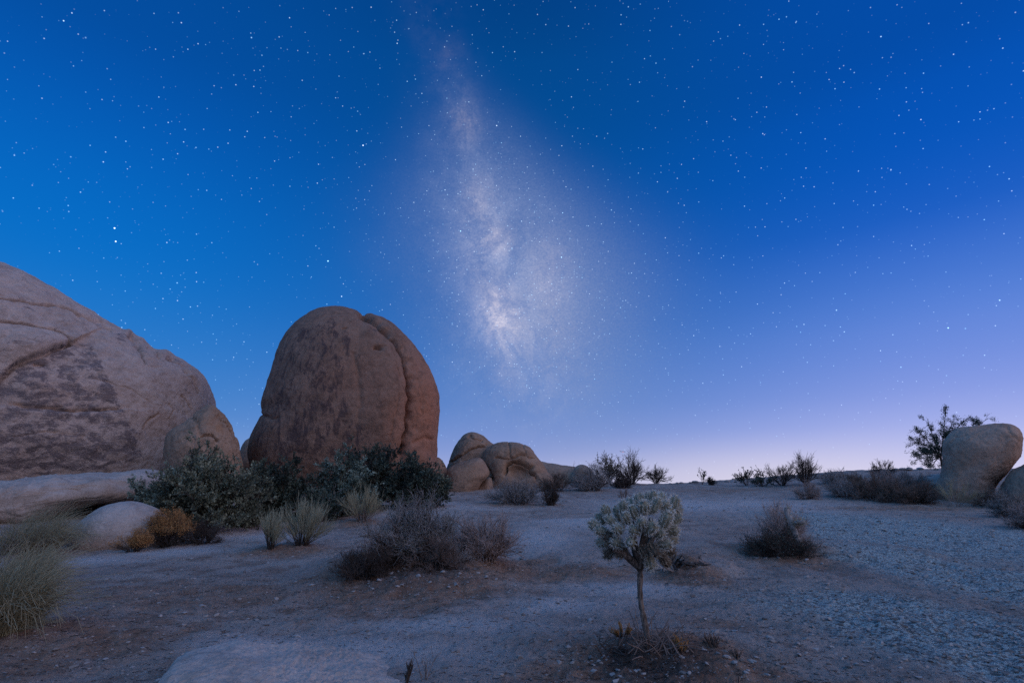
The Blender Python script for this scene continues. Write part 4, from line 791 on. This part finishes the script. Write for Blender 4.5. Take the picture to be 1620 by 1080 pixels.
sticks('dead_branch', 'single long dark dead branch poking up from the purple-brown shrub', 748, 872, 3, 1.1, 0.010, 6, 'dead branch', 'twig_dark', None, 1.2, 0.05)
for i, (x, y, w, h, lb) in enumerate([(984, 1008, 44, 22, 'rusty dead grass tuft at the left of the cactus foot'), (1128, 1022, 40, 20, 'rusty dead grass tuft at the right of the cactus foot'), (1078, 1032, 36, 22, 'brown dry tuft between the cactus trunk and the right-hand tuft'), (1165, 1038, 26, 12, 'small rusty tuft furthest right of the cactus foot')]):
    shrub('grass_tuft', lb, x, y, w, h, 'broom', 120+i, 'rusty dead tufts around the cactus', 'grass tuft', ('twig_dark', 'rust' if i % 2 == 0 else 'twig_brown'), 0.22)
def dead_cactus():
    rng = np.random.RandomState(9); g = ghit(1262, 864); Y = g[1]; root = empty('dead_cactus', g, 'grey dead cactus stump leaning inside the rounded shrub', 'cactus')
    a = unproj(1266, 862, Y-.3)-g; c = unproj(1246, 802, Y-.3)-g
    for nm, p, q, r in (('trunk', a, c, 0.07), ('branch', a*0.45+c*0.55, unproj(1270, 822, Y-.35)-g, 0.045)):
        t = np.linspace(0, 1, 14)[:, None]; P = p*(1-t)+q*t+np.cumsum(rng.normal(size=(14, 3)), 0)*0.012
        o = MB(); tubes(o, P[None], (r*(0.8+0.35*rng.rand(14))*np.linspace(1, .75, 14))[None], 9); ob = o.build(nm, M['twig_grey'], root)
        n = 160; C, T = sample_paths(P[None], np.zeros(n, int), rng.rand(n)); d = unit(rng.normal(size=(n, 3))); s = MB()
        tubes(s, np.stack([C+d*r*.6, C+d*(r+.03), C+d*(r+.055)], 1), taper(n, 3, .004, .001)); s.build('spines', M['straw'], ob)
dead_cactus()

def stone_mesh(seed):
    rng = np.random.RandomState(seed); D, Fc = ico(2); v = D*(1+0.35*fbm(D*1.1+seed*7.7, 3))[:, None]
    for q in range(7):                              # a few flat broken faces
        n = unit(rng.normal(size=3)); h = 0.55+0.25*rng.rand(); s = v @ n; v = v-np.maximum(s-h, 0)[:, None]*n
    return mesh_obj('stone', v*np.array([1, 0.75, 0.45]), [Fc], M['stone'], smooth=False).data
SM = [stone_mesh(s) for s in range(5)]
for o in [o for o in COL.objects if o.name.split('.')[0] == 'stone']: bpy.data.objects.remove(o)
rs = random.Random(4)
def stone(px, py, wpx, label, group):
    g = ghit(px, py); r = wpx*mpp(g)/2
    o = bpy.data.objects.new('stone', rs.choice(SM)); COL.objects.link(o)
    o.location = (g[0], g[1], g[2]+r*0.18); o.scale = (r, r, r); o.rotation_euler = (rs.uniform(-.3, .3), rs.uniform(-.3, .3), rs.uniform(0, 6.3)); tag(o, label, 'stone', group)
for (x, y, w) in [(1132, 1000, 14), (1150, 1040, 16), (1162, 1050, 12), (940, 1062, 12), (970, 1068, 14), (1012, 1062, 10), (1090, 1066, 12), (1180, 1064, 12), (1118, 1050, 10), (1076, 1000, 10), (1196, 1040, 10), (906, 1050, 9), (1055, 1070, 10), (1222, 1014, 12), (1262, 1018, 10)]:
    stone(x, y, w, 'small angular grey stone lying among the twigs around the cactus foot', 'stones around the cactus foot')
for (x, y, w) in [(600, 918, 10), (620, 908, 8), (640, 900, 9), (662, 912, 11), (680, 922, 8), (700, 905, 9), (727, 908, 9), (756, 906, 8), (770, 912, 8), (785, 916, 7), (636, 926, 8), (560, 936, 7), (710, 930, 7), (740, 922, 6), (590, 932, 7)]:
    stone(x, y, w, 'small pale stone half sunk in the soil of the brown mound', 'stones on the brown mound')
for (x, y, w) in [(1338, 873, 10), (1345, 880, 9), (1326, 886, 8), (1300, 892, 8), (1360, 868, 7), (1276, 886, 8), (1310, 878, 8)]:
    stone(x, y, w, 'small pale stone on the brown soil in front of the rounded shrub', 'stones in front of the rounded shrub')
stone(1487, 855, 12, 'dark reddish stone sitting alone on the gravel slope at right', None)
stone(822, 1040, 14, 'pale upright stone alone on the sand left of the cactus', None)
stone(768, 854, 12, 'bright pale stone caught in the purple-brown shrub', None)
rk = np.random.RandomState(21)
for q in range(46):
    x, y = rk.uniform(1260, 1610), rk.uniform(900, 1075)
    stone(x, y, rk.uniform(6, 13), 'small flat grey stone embedded in the gravel at lower right', 'stones in the lower right gravel')
for q in range(26):
    x, y = rk.uniform(20, 480), rk.uniform(930, 1075)
    if x > 255 and y > 1015: continue
    stone(x, y, rk.uniform(5, 10), 'small brown stone in the dark soil at lower left', 'stones in the lower left soil')
def jagged():
    for i, (x, w) in enumerate([(1078, 10), (1092, 8), (1100, 12), (1150, 12), (1160, 9), (1306, 10), (1420, 14), (1432, 12), (1440, 16), (1460, 12), (1072, 9), (1060, 8)]):
        Y = 39.5; X = (x-810)/F_PX*Y*1.0; X = unproj(x, 762, Y)[0]; r = w*Y/F_PX/2
        o = bpy.data.objects.new('stone', SM[i % 5]); COL.objects.link(o); o.location = (X, Y, hgt(X, Y)+r*0.25); o.scale = (r, r, r*0.8); o.rotation_euler = (0, 0, i*1.3)
        tag(o, 'rough dark stone standing on the bare skyline crest', 'stone', 'stones along the skyline')
jagged()
def gravel(name, n, seed, lo, hi, fld, mt, flat, label):
    rng = np.random.RandomState(seed); D, Fc = ico(0)
    th = np.radians(rng.uniform(-50, 50, n*4)); r = 3.6*np.exp(rng.rand(n*4)**0.85*math.log(32/3.6)); x, y = r*np.sin(th), r*np.cos(th)
    keep = rng.rand(n*4) < fld(x, y); x, y, r = x[keep][:n], y[keep][:n], r[keep][:n]; n = len(x)
    s = lo+(hi-lo)*rng.rand(n)**5; s = s*(0.7+r/18)
    sc = np.stack([s*(0.7+0.6*rng.rand(n)), s*(0.7+0.6*rng.rand(n)), s*flat], 1)
    a = rng.rand(n)*6.28; ca, sa = np.cos(a)[:, None], np.sin(a)[:, None]
    B = D[None]*(1+0.36*rng.normal(size=(n, len(D), 1)))*sc[:, None]
    X = B[..., 0]*ca-B[..., 1]*sa; Yv = B[..., 0]*sa+B[..., 1]*ca
    V = np.stack([X+x[:, None], Yv+y[:, None], B[..., 2]+(height(x, y)+s*0.1)[:, None]], -1)
    f = (np.arange(n)[:, None, None]*len(D)+Fc[None]).reshape(-1, 3)
    o = mesh_obj(name, V.reshape(-1, 3), [f], M[mt], smooth=False); tag(o, label, None, None, 'stuff')
gravel('gravel', 15000, 1, 0.004, 0.028, lambda x, y: 0.12+0.9*field(GRAVEL, x, y)+0.25*field(BROWN, x, y), 'stone', 0.5, 'loose grey gravel strewn over the sand')
def litter():
    rng = np.random.RandomState(8); n = 9000
    th = np.radians(rng.uniform(-50, 50, n*4)); r = 3.6*np.exp(rng.rand(n*4)*math.log(26/3.6)); x, y = r*np.sin(th), r*np.cos(th)
    keep = rng.rand(n*4) < 0.06+0.45*field(BROWN, x, y)+0.35*field(GRAVEL, x, y); x, y = x[keep][:n], y[keep][:n]; n = len(x)
    P = np.stack([x, y, height(x, y)+0.006], 1); D = unit(rng.normal(size=(n, 3))*np.array([1, 1, 0.12])); L = (0.02+0.07*rng.rand(n)**2)[:, None]
    o = MB(); tubes(o, np.stack([P-D*L*.5, P+rng.normal(size=(n, 3))*0.004, P+D*L*.5], 1), taper(n, 3, 0.0028, 0.0018))
    tag(o.build('twig_litter', M['twig_dark']), 'tiny dark twigs and litter scattered on the soil', None, None, 'stuff')
litter()

# ------------------------------------------------------------------ distant aeroplane
def aeroplane():
    d = pdir(985, 714); p = CAM+d*3600
    root = empty('aeroplane', p, 'distant aeroplane with a red light low in the sky above the skyline shrubs', 'aeroplane')
    root.rotation_euler = (0, 0, R_(-78))
    m, t, b = mat('aeroplane_paint'); b.inputs['Base Color'].default_value = (0.5, 0.5, 0.52, 1)
    y = np.linspace(-19, 19, 14); r = 2.0*np.sqrt(np.clip(1-np.abs(y/19.2)**3.5, 0.01, 1)); z = np.where(y < -8, (-8-y)*0.10, 0)
    f = MB(); tubes(f, np.stack([0*y, y, z], 1)[None], r[None], 12); f.build('fuselage', m, root)
    def slab(nm, pts, th, ax):
        P = np.array(pts, float); q = np.zeros(3); q[ax] = th/2; n = len(P)
        V = np.concatenate([P-q, P+q]); F4 = [[i, (i+1) % n, n+(i+1) % n, n+i] for i in range(n)]+[[0, 1, 2, 3][::-1], [n, n+1, n+2, n+3]]
        mesh_obj(nm, V, [F4], m, root, False)
    for s in (-1, 1):
        slab('wing', [(s*1.5, 4, -.6), (s*17, -5, .6), (s*17, -6.6, .6), (s*1.5, -2.5, -.6)], 0.45, 2); slab('tailplane', [(s*.6, -14.5, 1), (s*6.3, -18, 1.4), (s*6.3, -19, 1.4), (s*.6, -17.8, 1)], 0.3, 2)
    slab('fin', [(0, -13, 1.8), (0, -18, 7.5), (0, -19.5, 7.5), (0, -18, 1.6)], 0.3, 0)
    lm, t, b = mat('red_beacon'); b.inputs['Emission Color'].default_value = (1, 0.25, 0.18, 1); b.inputs['Emission Strength'].default_value = 2.0
    D, Fc = ico(1); mesh_obj('beacon_light', D*1.6+np.array([0, 2, -2.2]), [Fc], lm, root)
aeroplane()
